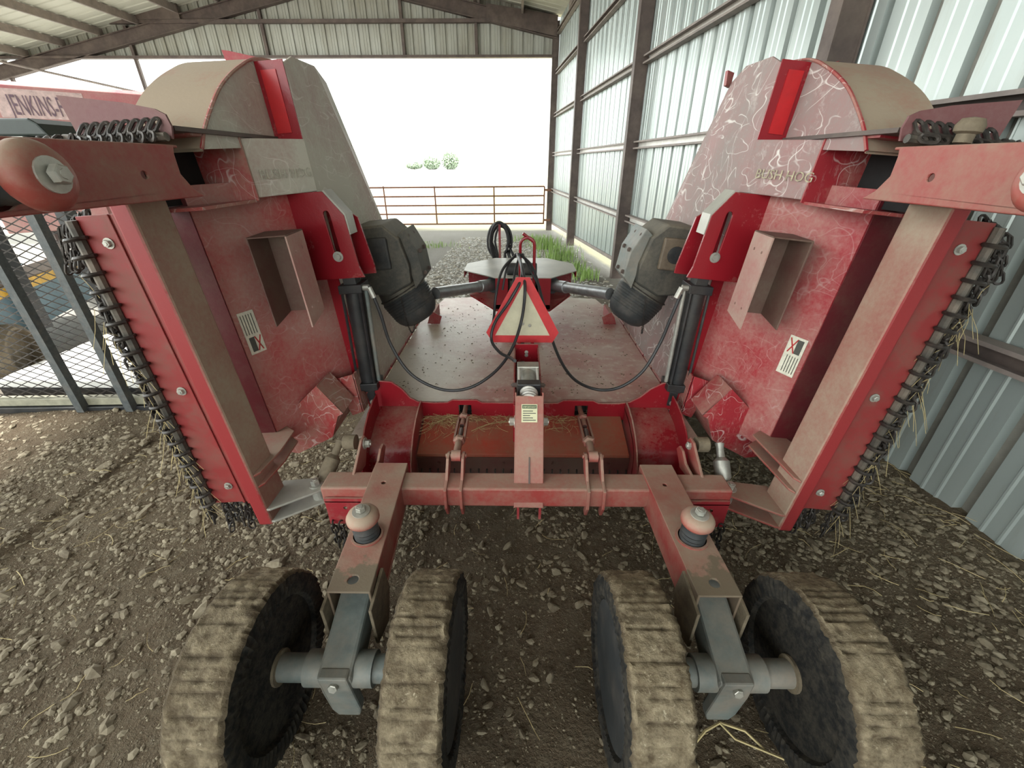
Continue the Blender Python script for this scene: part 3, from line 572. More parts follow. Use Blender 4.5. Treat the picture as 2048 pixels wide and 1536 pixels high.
# tube extension chain guards on both ends
for S, x0, x1 in ((-1, -.845, -.645), (1, .66, .82)):
    mb = MB(); mb.box((x0, 1.305, .355), (x1, 1.315, .375)); mb.plate([(x0, .235), (x1, .235), (x1, .36), (x0, .36)], [circ(x0+.08, .325, .009, 8)[::-1], circ(x1-.07, .325, .011, 8)[::-1]], lambda a, b: (a, 1.305, b), (0, .006, 0)); g = C('chain_guard', mb, 'red')
    x = x0+.015
    while x < x1: chain((x, 1.30, .25), 5, g, pitch=.03, r=.0125, h=.03); x += .034
    # lugs on tube
    for j, xx in enumerate(((x0+.09, x1-.03) if S < 0 else (x0+.03, x1-.09))):
        big_ = (j == 0) == (S < 0); zt_ = .50 if big_ else .455
        mb = MB(); mb.prism([(xx, 1.40, .42), (xx, 1.47, .38), (xx, 1.53, .37), (xx, 1.60, zt_-.03), (xx, 1.58, zt_), (xx, 1.54, zt_), (xx, 1.49, zt_-.03)], (.012, 0, 0)); C('hinge_lug', mb, 'red_arm', bevel=.003)
        if big_:
            mb = MB(); mb.bolt((xx+.012, 1.56, zt_-.03), (1 if S < 0 else -1, 0, 0), .018, .022); C('lug_bolt', mb, 'bolt')
            mb = MB(); sgn = -1 if S < 0 else 1; mb.lathe((xx+sgn*.03, 1.57, zt_-.03), (sgn, 0, 0), [(0, .035), (.05, .035), (.055, .03)], 18); C('pivot_roller', mb, 'mudsteel', smooth=True)
# front turnbuckles with clevis plates
for x in (-.335, .295):
    pl = [(x*1.0+dx, o) for dx, o in ((-.035, 0), (.023, 0))]; cx = x*.93
    for dx in (-.038, .026):
        mb = MB(); mb.prism([(cx+dx, 1.455, .50), (cx+dx, 1.42, .495), (cx+dx, 1.36, .43), (cx+dx, 1.305, .42), (cx+dx, 1.30, .33), (cx+dx, 1.33, .27), (cx+dx, 1.36, .27), (cx+dx, 1.35, .32), (cx+dx, 1.34, .42), (cx+dx, 1.43, .42), (cx+dx, 1.48, .47), (cx+dx, 1.48, .49)], (.012, 0, 0)); C('clevis_plate', mb, 'red_arm', bevel=.002)
    p0 = V(cx, 1.455, .485); p1 = V(x, 2.03, .40); d = p1-p0; L = d.length; dn_ = d/L
    mb = MB(); mb.cyl(p0-dn_*.0, p0+dn_*.13, .017, 12); mb.lathe(p0, V(1, 0, 0), [(-.02, .024), (.02, .024)], 16); mb.cyl(p0+V(-.045, 0, 0), p0+V(.045, 0, 0), .009, 10)
    tb = C('turnbuckle', mb, 'red_arm', smooth=True); mb = MB(); mb.cyl(p0+dn_*.3, p1, .013, 10); C('screw_rod', mb, 'red_arm', tb, smooth=True); sd_ = dn_.cross(V(0, 0, 1)).normalized(); up = sd_.cross(dn_)
    mb = MB()
    for sg in (-1, 1): mb.prism([p0+dn_*.15+sd_*sg*.018-up*.012, p0+dn_*.15+sd_*sg*.027-up*.012, p0+dn_*.15+sd_*sg*.027+up*.012, p0+dn_*.15+sd_*sg*.018+up*.012], dn_*.24)
    for t in (.12, .38): mb.lathe(p0+dn_*t, dn_, [(0, .018), (.008, .028), (.03, .028), (.04, .018)], 6, True)
    C('yoke', mb, 'galv' if 0 else 'red_arm', tb)
    mb = MB(); mb.cyl(p0+dn_*.1, p0+dn_*.26, .012, 10); mb.cyl(p0+dn_*.30, p0+dn_*.40, .012, 10); C('thread', mb, 'frame', tb)
# centre lift channel
ch0, ch1 = V(0, 1.31, .33), V(0, 1.53, .74); dv = (ch1-ch0).normalized(); nv = V(0, -dv.z, dv.y)
mb = MB(); w = .06
mb.prism([ch0+V(-w, 0, 0), ch0+V(w, 0, 0), ch0+V(w, 0, 0)-nv*.006, ch0+V(-w, 0, 0)-nv*.006], ch1-ch0)
for sx in (-1, 1): mb.prism([ch0+V(sx*w, 0, 0), ch0+V(sx*w, 0, 0)-nv*.09, ch0+V(sx*(w-.006), 0, 0)-nv*.09, ch0+V(sx*(w-.006), 0, 0)], (ch1-ch0)*1.03)
lc = C('lift_channel', mb, 'red_arm', bevel=.003)
def onch(a, b, h=0): return ch0+V(a, 0, 0)+dv*b+nv*h
mb = MB(); mb.prism([onch(-.033, .355, .001), onch(.033, .355, .001), onch(.033, .43, .001), onch(-.033, .43, .001)], nv*.0015); C('warning_label', mb, 'sticker_y', lc)
mb = MB(); mb.prism([onch(-.030, .412, .0026), onch(.030, .412, .0026), onch(.030, .427, .0026), onch(-.030, .427, .0026)], nv*.001); C('label_header', mb, 'inkgreen', lc)
text('IMPORTANT', .0095, M['sticker_y'], lc, onch(-.026, .4155, .0042), (1, 0, 0), dv, 'label_word', .0003)
mb = MB()
for q in range(5): mb.prism([onch(-.027, .362+q*.0095, .0026), onch(.027-.012*(q % 3), .362+q*.0095, .0026), onch(.027-.012*(q % 3), .3655+q*.0095, .0026), onch(-.027, .3655+q*.0095, .0026)], nv*.0006)
C('label_lines', mb, 'ink', lc)
mb = MB(); mb.prism([onch(-.003, .08, .001), onch(.004, .08, .001), onch(.003, .21, .001), onch(-.002, .21, .001)], nv*.003); C('slot_pin', mb, 'frame', lc)
for sx in (-.05, .042): mb = MB(); mb.prism([(sx, 1.315, .34), (sx, 1.315, .26), (sx, 1.33, .25), (sx, 1.38, .28), (sx, 1.38, .34)], (.01, 0, 0)); C('channel_foot', mb, 'red')
for sx in (-1, 1): mb = MB(); mb.bolt((sx*.06, 1.55, .60), (sx, 0, 0), .018, .02); C('channel_bolt', mb, 'bolt')
# cylinder with spring, tie rods and mast
mb = MB(); mb.lathe((0, 1.54, .70), (0, .95, .05), [(0, .028), (.10, .028)], 18); cy = C('lift_cylinder', mb, 'steel', smooth=True)
mb = MB()
hel = [V(.034*math.cos(t), 1.53+.095*t/25.1, .705+.034*math.sin(t)) for t in np.linspace(0, 25.1, 90)]; mb.tube(hel, .0065, 6); C('spring', mb, 'galv', cy, smooth=True)
mb = MB(); mb.box((-.052, 1.62, .645), (.052, 1.67, .745)); C('end_cap', mb, 'black', cy, bevel=.004)
mb = MB(); mb.cyl((0, 1.66, .70), (0, 1.80, .705), .036, 20); C('barrel', mb, 'steel', cy, smooth=True)
for sx in (-.042, .042):
    for sz in (-.035, .035): mb = MB(); mb.cyl((sx, 1.66, .70+sz), (sx, 1.80, .705+sz), .006, 8); C('tie_rod', mb, 'galv', cy, smooth=True)
mb = MB(); mb.box((-.052, 1.79, .655), (.052, 1.85, .75)); C('end_block', mb, 'steel', cy, bevel=.004)
for s_ in (-1, 1): mb = MB(); mb.bolt((s_*.052, 1.72, .69), (s_, 0, 0), .011, .02); C('side_bolt', mb, 'frame', cy)
mb = MB()
for sx in (-.068, .058): mb.prism([(sx, 1.62, .44), (sx, 2.2, .44), (sx, 2.2, .70), (sx, 2.08, .70), (sx, 1.9, .68), (sx, 1.62, .64)], (.008, 0, 0))
mb.box((-.066, 2.14, .44), (.064, 2.15, .72)); mast = C('mast_bracket', mb, 'red_clean', bevel=.002)
mb = MB()
for sx, sz in ((-.0, .655), (.0, .673)): mb = MB(); mb.bolt((sx, 2.14, sz), (0, -1, 0), .007, .006); C('mast_bolt', mb, 'bolt', mast)
# slow moving vehicle triangle
def tri(cx, cz, w, h, cut): return [(cx-w/2+cut*.45, cz), (cx+w/2-cut*.45, cz), (cx+w/2, cz+cut*.8), (cx+cut*.48, cz+h), (cx-cut*.48, cz+h), (cx-w/2, cz+cut*.8)]
cx, cz = -.022, .688
mb = MB(); mb.plate(tri(cx, cz, .41, .372, .075), [[(cx-.155, cz+.042), (cx, cz+.335), (cx+.155, cz+.042)]], lambda a, b: (a, 2.248, b), (0, -.003, 0)); sm = C('slow_vehicle_sign', mb, 'sign_red', label='faded slow moving vehicle triangle with red border')
mb = MB(); mb.prism([(cx-.158, 2.25, cz+.04), (cx+.158, 2.25, cz+.04), (cx, 2.25, cz+.34)], (0, -.002, 0)); mb.prism([(x_, 2.254, z_) for x_, z_ in tri(cx, cz+.003, .40, .365, .075)], (0, -.002, 0)); C('sign_face', mb, 'sign_tan', sm)
mb = MB(); mb.box((-.03, 2.256, .6), (-.01, 2.275, 1.0)); mb.box((-.03, 2.0, .60), (-.01, 2.26, .62)); C('sign_post', mb, 'frame', sm)
for p in ((cx, .80), (cx+.04, .79)): mb = MB(); mb.bolt((p[0], 2.244, p[1]), (0, -1, 0), .006, .004); C('sign_bolt', mb, 'bolt', sm)
# centre gearbox shield
mb = MB(); z1 = .865
mb.prism([(-.21, 3.02, z1), (.19, 3.02, z1), (.40, 3.25, z1), (.40, 3.5, z1), (.2, 3.72, z1), (-.24, 3.72, z1), (-.46, 3.5, z1), (-.46, 3.25, z1)], (0, 0, .006)); sh = C('gearbox_shield', mb, 'shield', label='dusty flat hexagonal driveline shield')
mb = MB(); zb = .64
mb.box((-.21, 3.02, zb), (-.12, 3.03, z1)); mb.box((.10, 3.02, zb), (.19, 3.03, z1)); mb.box((-.21, 3.02, zb), (.19, 3.03, zb+.03))
mb.prism([(-.21, 3.02, zb-.02), (.19, 3.02, zb-.02), (.36, 3.22, zb+.04), (.36, 3.5, zb+.04), (-.42, 3.5, zb+.04), (-.42, 3.22, zb+.04)], (0, 0, .008))
for s in (-1, 1):
    xa = -.01+s*.20; mb.prism([(xa, 3.02, zb), (xa+s*.0, 3.02, z1), (xa+s*.0, 3.03, z1), (xa, 3.03, zb)], (0, .5, 0))
mb.box((-.46, 3.25, .82), (-.455, 3.5, z1)); mb.box((.395, 3.25, .82), (.40, 3.5, z1)); mb.box((-.455, 3.5, zb), (.395, 3.505, z1))
C('shield_box', mb, 'red_clean', sh)
mb = MB(); mb.lathe((-.02, 3.14, .44), (0, 0, 1), [(0, .17), (.12, .14), (.3, .12), (.40, .12)], 18); C('gearbox_body', mb, 'castiron', sh, smooth=True)
mb = MB(); mb.lathe((-.13, 3.12, .91), (1, 0, 0), [(0, .0), (0, .038), (.005, .044), (.215, .044), (.22, .038), (.22, 0)], 20); C('top_canister', mb, 'rubber', sh, smooth=True)
mb = MB(); mb.box((-.09, 2.98, .70), (.07, 3.1, .86)); C('white_cowl', mb, 'galv', sh, bevel=.04)
# drive shafts
for s, p0, p1 in ((-1, V(-.55, 2.52, .895), V(-.17, 3.2, .785)), (1, V(.51, 2.52, .895), V(.15, 3.2, .78))):
    d = (p1-p0); L = d.length; mb = MB(); mb.lathe(p0, d, [(0, .036), (L*.6, .036), (L*.6+.002, .042), (L, .042)], 20, True); C('drive_shaft', mb, 'shaft', smooth=True)
    mb = MB(); mb.cyl(p1-d.normalized()*.12, p1+V(0, .06, 0), .062, 18); C('shaft_bell', mb, 'rubber', smooth=True)
# front hitch clamp brackets on the deck
for x, s in ((-.73, -1), (.70, 1)):
    mb = MB(); mb.prism([(x-.05, 3.25, .44), (x+.05, 3.25, .44), (x+.05-s*.02, 3.25, .5), (x+.0, 3.25, .54), (x-.05-s*.02, 3.25, .5)], (0, .01, 0)); mb.box((x-.012, 3.26, .44), (x+.012, 3.5, .53)); C('deck_bracket', mb, 'red')
# hose hanger hook
mb = MB(); hk = [V(-.035, 2.75, .9), V(-.035, 2.75, 1.12)]+[V(.01-.045*math.cos(t), 2.75, 1.14+.045*math.sin(t)) for t in np.linspace(0, 3.14, 9)]+[V(.055, 2.75, .87)]
mb.tube(hk, .010, 8); mb.tube([V(.05, 2.75, 1.16), V(-.02, 2.75, 1.21)], .010, 8); mb.tube([V(-.035, 2.75, .9), V(-.035, 2.75, .44)], .012, 8); mb.tube([V(.055, 2.75, .87), V(.055, 2.75, .44)], .012, 8); C('hose_hanger', mb, 'red_clean', smooth=True)
# hoses
def hose(pts, r=.0085, n=8): mb = MB(); mb.tube(spline(pts, n), r, 8); return C('hydraulic_hose', mb, 'hose', smooth=True)
hose([at(737, 570, Y=1.98), at(760, 625, Y=1.98), at(782, 690, Y=1.98), at(822, 748, Y=1.96), at(880, 778, Y=1.95), at(935, 777, Y=1.95), at(985, 748, Y=2.0), at(1020, 705, Y=2.1), at(1042, 645, Y=2.2), at(1050, 580, Y=2.22), at(1044, 535, Y=2.35), at(1036, 510, Y=2.7)])
hose([at(1362, 588, Y=1.98), at(1340, 640, Y=1.98), at(1318, 690, Y=1.98), at(1283, 745, Y=1.96), at(1235, 776, Y=1.95), at(1185, 777, Y=1.96), at(1140, 750, Y=2.1), at(1108, 690, Y=2.3), at(1085, 600, Y=2.5), at(1065, 535, Y=2.65), at(1038, 507, Y=2.75)])
hose([at(1035, 508, Y=2.7), at(1044, 550, Y=2.3), at(1020, 600, Y=2.22), at(990, 645, Y=2.22), at(983, 680, Y=2.2), at(1000, 705, Y=2.1), at(1020, 715, Y=2.0), at(1030, 722, Y=1.86)])
hose([at(1034, 508, Y=2.72), at(1005, 540, Y=2.6), at(992, 590, Y=2.5), at(987, 640, Y=2.5), at(980, 655, Y=2.6)])
hose([at(1032, 508, Y=2.74), at(1014, 535, Y=2.65), at(1005, 580, Y=2.6)], .007)
hose([at(1045, 508, Y=2.74), at(1060, 540, Y=2.65), at(1080, 575, Y=2.6)], .007)
hose([at(1040, 508, Y=2.73), at(1030, 545, Y=2.6), at(1022, 600, Y=2.5)], .007)
# coil of hoses hung at the front
for i in range(7):
    j = random.uniform(-1, 1); x0, y0_ = 998+j*4, 482; Yc = 3.95+i*.02
    hose([at(1010+i*6, 545, Y=3.6)]+[at(x0+(18+3*math.sin(i))*math.cos(t)+i, y0_-(38-i*1.5)*math.sin(t), Y=Yc) for t in np.linspace(-.9+i*.1, 3.7-i*.08, 14)]+[at(988+i*2, 520, Y=Yc)], .010, 3)
mb = MB(); p = at(1000, 520, Y=4.0); mb.box((p.x-.01, 3.98, .3), (p.x+.01, 4.02, at(1000, 447, Y=4).z)); mb.box((p.x-.06, 4.0, .60), (p.x+.15, 4.6, .68)); C('tongue_post', mb, 'red')
mb = MB(); mb.box((-.06, 4.0, .28), (.06, 5.2, .40)); C('tongue', mb, 'red', bevel=.01)

# ---------------------------------------------------------------- wings (u up the folded wing, v = Y, w inward)
for S, x0, ang in ((-1, .868, R(3.9)), (1, .813, R(5.6))):
    U = V(S*math.sin(ang), 0, math.cos(ang)); N = V(-S*math.cos(ang), 0, math.sin(ang)); HP = V(S*x0, 0, .43)
    def T(p, U=U, N=N, HP=HP): return HP+U*p[0]+N*p[2]+V(0, p[1], 0)
    nd = tuple(N); lr = 'left' if S < 0 else 'right'
    mt = paint('wing_paint_'+lr, base=(.34, .03, .035) if S < 0 else (.28, .02, .028), amt=.36 if S < 0 else .12, ddir=nd, dpow=.25, scratch=.45)  # wing, panel and deck paints differ left to right to offset uneven light
    mp = paint('wing_panel_'+lr, base=(.36, .035, .04) if S < 0 else (.29, .022, .03), amt=.30 if S < 0 else .16, dust=(.40, .30, .25), ddir=nd, dpow=.12, scratch=.13, sc_=2.2)
    mdk = paint('wing_deck_'+lr, base=(.30, .10, .10), dust=(.50, .48, .41) if S < 0 else (.27, .225, .21), amt=.85 if S < 0 else .75, scratch=.45 if S < 0 else .75, sc_=3, rough=.35)
    mtube = paint('wing_tube_'+lr, amt=-.06, ddir=nd, dpow=.74, sc_=2.6, base=(.24, .024, .026), dust=(.34, .27, .20))
    mshade_ = paint('inside_'+lr, base=(.10, .035, .03), dust=(.16, .12, .09), amt=.5)  # soft shadow inside the channel painted in as a dark red
    mdusk = paint('dusk_plate_'+lr, base=(.14, .04, .045), dust=(.22, .14, .13), amt=.4)
    mtube0 = paint('bracket_'+lr, base=(.34, .10, .10), dust=(.40, .31, .255), amt=.65)
    # deck with bent front facet
    A = [(.0, 2.03, 0), (1.52, 2.03, 0), (1.555, 2.12, 0), (1.56, 2.34, 0), (.81, 2.90, 0), (.0, 3.28, 0)]
    mb = MB(T); mb.prism(A, (0, 0, -.01))
    mb.prism([(1.56, 2.34, 0), (1.535, 2.58, -.05), (1.22, 2.80, -.05), (.80, 3.07, -.05), (.0, 3.48, -.05), (.0, 3.28, 0), (.81, 2.90, 0)], (0, 0, -.01))
    dk = C('wing_deck', mb, mdk, bevel=.002, label='scratched dusty %s wing deck folded upright' % lr)
    # outer skirt and front skirt
    ed = [(1.535, 2.58), (1.22, 2.80), (.80, 3.07), (.0, 3.48)]
    mb = MB(T); mb.prism([(a, b, -.055) for a, b in ed]+[(a-.004, b-.01, -.055) for a, b in ed[::-1]], (0, 0, -.25)); C('front_skirt', mb, mt, dk)
    arc = [(1.22, 1.53), (1.28, 1.58), (1.35, 1.66), (1.41, 1.74), (1.46, 1.83), (1.50, 1.92), (1.53, 2.0), (1.55, 2.1), (1.56, 2.3), (1.545, 2.58)]
    arc = [(p.x, p.y) for p in spline([V(a, b, 0) for a, b in arc], 3)]
    mb = MB(T); n = len(arc); ww = [-.115, -.2, -.29, -.38]; P = []; fs = []
    for t in (0, .008):
        for a, b in arc:
            for w_ in ww: P.append(T((a-t+.03*(-w_-.115), b+t*.5, w_)))
    m = len(ww)
    for q in range(2):
        for i in range(n-1):
            for j in range(m-1): a_ = q*n*m+i*m+j; fs.append((a_, a_+m, a_+m+1, a_+1))
    for i in range(n-1): a_ = i*m; fs += [(a_, a_+m, n*m+a_+m, n*m+a_), (a_+m-1, a_+2*m-1, n*m+a_+2*m-1, n*m+a_+m-1)]
    mb.add(P, fs); C('round_skirt', mb, paint('skirt_'+lr, base=(.30, .05, .04), dust=(.33, .26, .19), amt=.72, ddir=(0, 0, 1), dpow=.3, sc_=3), dk, smooth=True)
    mb = MB(T); mb.tube([(a, b, -.113) for a, b in arc], .006, 6); C('skirt_edge', mb, mt, dk, smooth=True)
    # shelf behind step
    mb = MB(T); mb.prism([(1.24, 2.04, -.12)]+[(a-.002, b, -.12) for a, b in arc if b < 2.06]+[(1.53, 2.04, -.12)], (0, 0, .006)); C('skirt_top', mb, mdk, dk)
    mb = MB(T); mb.box((.02, 2.024, -.12), (1.53, 2.032, -.001)); C('step_wall', mb, 'red_clean', dk)
    mb = MB(T); mb.box((1.285, 2.019, -.095), (1.50, 2.0235, -.035)); C('reflector', mb, 'reflector', dk, label='long red reflector strip')
    # shoe tip at the top
    mb = MB(T); mb.prism([(1.55, 2.28, -.30), (1.60, 2.26, -.36), (1.55, 2.24, -.2), (1.56, 2.35, -.2)], (0, .04, 0)); C('skid_tip', mb, 'red', dk)
    if S < 0: mb = MB(T); mb.prism([(1.55, 2.25, -.34), (1.625, 2.25, -.35), (1.62, 2.25, -.32), (1.57, 2.25, -.13)], (0, .03, 0)); C('tab', mb, 'red', dk)
    else: mb = MB(T); mb.prism([(1.52, 2.56, -.02), (1.58, 2.56, -.01), (1.58, 2.6, -.06), (1.52, 2.6, -.06)], (0, .03, 0)); C('tab', mb, 'red', dk)
    # bonnet panel + lip
    mb = MB(T); mb.prism([(.02, 2.03, -.055), (.02, 1.60, -.28), (.02, 1.60, -.40), (.02, 1.61, -.40), (.02, 1.61, -.285), (.02, 2.03, -.067)], (1.10, 0, 0)); bo = C('wing_bonnet', mb, mp, bevel=.002); mb = MB(T); mb.box((.02, 1.594, -.40), (1.12, 1.5985, -.283)); C('bonnet_lip', mb, 'maroon', bo)
    def bon(u, v, h=0):   # point on the sloped bonnet
        w_ = -.055-(2.03-v)*.523; return V(u, v-h*.46, w_+h*.885)
    # beam with faded lettering
    mb = MB(T); mb.prism([(1.06, 2.03, .004), (1.06, 1.76, -.115), (1.06, 1.76, -.30), (1.06, 2.03, -.12)], (.20, 0, 0)); bm_ = C('outer_beam', mb, mdk, bevel=.003)
    mb = MB(T); mb.box((1.05, 1.752, -.30), (1.27, 1.760, -.11)); mb.box((1.255, 1.50, -.36), (1.265, 1.76, -.115)); mb.box((1.045, 1.44, -.36), (1.055, 1.76, -.12)); C('beam_end', mb, mt, bm_)
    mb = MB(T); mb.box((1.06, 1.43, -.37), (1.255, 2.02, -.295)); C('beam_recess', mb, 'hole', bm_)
    mb = MB(T); mb.box((1.262, 1.42, -.42), (1.275, 2.02, -.10)); C('top_flange', mb, 'frame', bm_)
    o = T((1.13, 1.99 if S < 0 else 1.80, -.012 if S < 0 else -.094)); dvec = (T((1.13, 1.76, -.115))-T((1.13, 2.03, .004)))*(1 if S > 0 else -1)
    # lettering runs left to right as seen from behind
    if S < 0: o = T((1.12, 1.79, -.1)); dvec = T((1.12, 2.03, .006))-T((1.12, 1.76, -.113))
    else: o = T((1.12, 1.975, -.017)); dvec = T((1.12, 1.76, -.113))-T((1.12, 2.03, .006))
    text('BUSH HOG', .050, M['letter2'] if S > 0 else plain('ghost_letter', (.43, .41, .34), .6, 0, .3, 60), bm_, o+N*.003-V(0, .002, 0), dvec, U, 'lettering', .0006)
    # slotted cylinder bracket plates
    pts = [(1.06, -.10), (1.06, .055), (.96, .125), (.74, .14), (.69, .155), (.69, -.10)]
    slot = [(.80+.018*math.cos(t), .058+.014*math.sin(t)) for t in np.linspace(math.pi/2, 3*math.pi/2, 6)]+[(.97+.014*math.cos(t), .050+.014*math.sin(t)) for t in np.linspace(-math.pi/2, math.pi/2, 6)]
    for vv, nm in ((1.95, 0), (2.07, 1)):
        q = pts if not nm else [(1.0, -.0), (1.0, .06), (.94, .14), (.72, .17), (.68, .17), (.68, -.0)]
        mb = MB(T); mb.plate(q, [slot[::-1]], lambda a, b, vv=vv: (a, vv, b), (0, .012, 0)); bk = C('slotted_bracket', mb, 'red_clean', bevel=.0015)
        if not nm: keep = bk
    mb = MB(T); mb.prism([(1.06, 1.955, .055), (.96, 1.955, .125), (.88, 1.955, .13), (.88, 1.955, .134), (.965, 1.955, .13), (1.066, 1.955, .06)], (0, .09, 0)); C('bracket_flange', mb, 'shield', keep)
    mb = MB(T); mb.lathe((.79, 1.95, .056), (0, -1, 0), [(0, .023), (.003, .023), (.003, .013), (.010, .012), (.012, .008)], 20); mb.cyl((.79, 2.1, .056), (.79, 1.935, .056), .014, 14); C('pivot_pin', mb, 'steel', keep)
    # hydraulic cylinder
    ct, cb = V(.64, 1.99, .075), V(.09, 1.99, .035)
    mb = MB(T); mb.cyl(ct, cb, .043, 24); cyo = C('wing_cylinder', mb, 'black', smooth=True, label='black hydraulic cylinder of the %s wing' % lr)
    for q in (ct, cb+(ct-cb)*.06): mb = MB(T); mb.prism([q+V(-.02, -.055, -.055), q+V(-.02, .055, -.055), q+V(-.02, .055, .055), q+V(-.02, -.055, .055)], (.04, 0, .003)); C('cylinder_cap', mb, 'black', cyo, bevel=.003)
    mb = MB(T)
    mb.prism([cb+V(.02, -.02, -.025), cb+V(.02, -.02, .025), cb+V(-.09, -.02, .02), cb+V(-.09, -.02, -.02)], (0, .04, 0)); C('cylinder_clevis', mb, 'black', cyo, bevel=.003); mb = MB(T); mb.prism([ct+V(0, -.035, -.03), ct+V(0, -.035, .03), ct+V(.1, -.035, .03), ct+V(.1, -.035, -.03)], (0, .07, 0))
    C('cylinder_clevis', mb, 'black', cyo, bevel=.003)
    mb = MB(T); mb.cyl(cb+V(-.07, -.03, 0), cb+V(-.07, .03, 0), .012, 12); C('cylinder_pin', mb, 'bolt', cyo)
    mb = MB(T); mb.cyl(ct+V(0, -.01, .062), cb+V(.05, -.01, .058), .0105, 10); C('oil_pipe', mb, 'leg' if S < 0 else 'steel', cyo, smooth=True)
    mb = MB(T); mb.cyl(ct+V(.0, -.03, .04), ct+V(.0, -.03, .085), .014, 8); mb.cyl(ct+V(0, -.03, .085), ct+V(-.05, -.035, .10), .013, 8); C('hose_fitting', mb, 'steel', cyo)
    mb = MB(T)
    for a_, b_3 in ((-.043, .043), (-.043, -.043), (.043, -.043)): mb = MB(T); mb.cyl(ct+V(0, a_, b_3), cb+V(.03, a_, b_3), .007, 6); C('tie_rod', mb, 'black', cyo)
    # channel bracket on the bonnet
    va, vb_ = 1.65, 1.79
    mb = MB(T); mb.plate([(.60, vb_), (.565, va), (.925, va), (.93, vb_)], [circ(.865, 1.69, .006, 6)[::-1], circ(.87, 1.75, .006, 6)[::-1], circ(.64, 1.69, .006, 6)[::-1], circ(.645, 1.75, .006, 6)[::-1]], lambda a, b: (a, b, .0), (0, 0, .006))
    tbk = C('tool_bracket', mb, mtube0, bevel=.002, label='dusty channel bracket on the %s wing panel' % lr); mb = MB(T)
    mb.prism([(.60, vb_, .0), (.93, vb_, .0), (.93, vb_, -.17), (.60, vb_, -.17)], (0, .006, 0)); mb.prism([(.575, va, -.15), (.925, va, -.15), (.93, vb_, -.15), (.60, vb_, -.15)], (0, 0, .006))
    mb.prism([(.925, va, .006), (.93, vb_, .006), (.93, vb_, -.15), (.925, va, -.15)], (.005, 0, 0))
    C('channel_back', mb, mshade_, tbk, bevel=.002)
    # decal on bonnet
    u0, u1, v0, v1 = (.47, .65, 1.615, 1.675) if S < 0 else (.385, .555, 1.615, 1.68)
    mb = MB(T); mb.prism([bon(u0, v0, .002), bon(u1, v0, .002), bon(u1, v1, .002), bon(u0, v1, .002)], (0, -.0005, .001)); dc = C('warning_label', mb, 'sticker', label='worn white warning sticker')
    mb = MB(T); um = u0+(u1-u0)*(.4 if S < 0 else .58); ua, ub = (u0+.01, um) if S < 0 else (um, u1-.01)
    mb.prism([bon(ua, v0+.01, .0036), bon(ub, v0+.01, .0036), bon(ub, (v0+v1)/2, .0036), bon(ua, (v0+v1)/2, .0036)], (0, -.0003, .0006)); C('label_picture', mb, 'ink', dc)
    mb = MB(T)
    for (a1, b1, a2, b2) in ((ua, v0+.032, ub, v1-.006), (ub, v0+.032, ua, v1-.01)): mb.tube([bon(a1, b1, .0045), bon(a2, b2, .0045)], .0025, 4)
    C('label_cross', mb, 'inkred', dc)
    mb = MB(T)
    for q in range(5):
        vq = v0+.008+q*.010; a1, a2 = (um+.012, u1-.012) if S < 0 else (u0+.012, um-.012); mb.tube([bon(a1, vq, .004), bon(a2, vq, .004)], .0014, 4)
    C('label_lines', mb, 'ink', dc)
    # rear frame tube
    mb = MB(T); wi = -.218 if S < 0 else -.24; mb.box((-.165, 1.28, wi-.06), (1.09, 1.43, wi)); tb = C('wing_tube', mb, mtube, bevel=.008)
    for uu in (.085, .03):
        mb = MB(T); mb.prism([(uu, 1.285, wi+.004), (uu, 1.31, wi+.02), (uu, 1.45, wi+.03), (uu, 1.60, -.20), (uu, 1.70, -.33), (uu, 1.50, -.38), (uu, 1.43, wi-.03)], (.009, 0, 0)); C('stop_plate', mb, 'mudsteel' if 0 else 'red_arm', tb, bevel=.002)
    # chain plate
    mb = MB(T); mb.plate([(-.06, -.25), (1.06, -.25), (1.06, -.42), (-.06, -.45)], [], lambda a, b: (a, 1.312, b), (0, .007, 0))
    mb.box((-.06, 1.306, -.325), (1.06, 1.312, -.315)); mb.box((-.06, 1.300, -.30), (1.06, 1.312, -.278)); cp = C('chain_plate', mb, paint('plate_'+lr, base=(.22, .028, .028), amt=.15, dust=(.15, .09, .065), sc_=9), bevel=.002)
    for uu in (.03, .47, .98): mb = MB(T); mb.bolt((uu, 1.311, -.355), (0, -1, 0), .011, .011); C('plate_bolt', mb, 'bolt', cp)
    mb = MB(T); mb.tube(spline([(-.05, 1.305, -.458), (.3, 1.306, -.447), (.7, 1.306, -.437), (1.05, 1.306, -.43)], 6), .015, 8); C('chain_rod', mb, 'rod', cp, smooth=True)
    k_ = 0; uu = -.04
    while uu < 1.05:
        mb = MB(); wc = -.455+.025*uu; q = T((uu, 1.303, wc))
        mb.tube([q+V(.023*math.cos(t)*1.1, -.012+.024*math.sin(t), .004*math.cos(t)*-S) for t in np.linspace(0, 6.28, 11)[:-1]], .0065, 5, closed=True)
        # hanging links
        nL = random.choice((4, 5, 6, 7)); pt = q+V(S*(.028+random.uniform(0, .014)), random.uniform(-.0, .035), -.0); yaw = random.uniform(0, 3.1)
        for i in range(nL):
            a = yaw+(1.57 if i % 2 else 0); d = V(S*random.uniform(-.06, .16), random.uniform(-.12, .12), -1).normalized()
            link_ring(mb, pt+d*.015, d, V(math.cos(a), math.sin(a), 0), .0125, .03, .0048); pt = pt+d*.029
        obj('chain', mb, M['chain'], cp, True); uu += .052
    # chains spilling at the bottom
    for i in range(8): chain(T((-.07, 1.33+random.uniform(-.02, .05), -.46+.025*i)), 5, cp, pitch=.028, r=.0125, h=.03)
    # dry grass caught in the chains
    mb = MB()
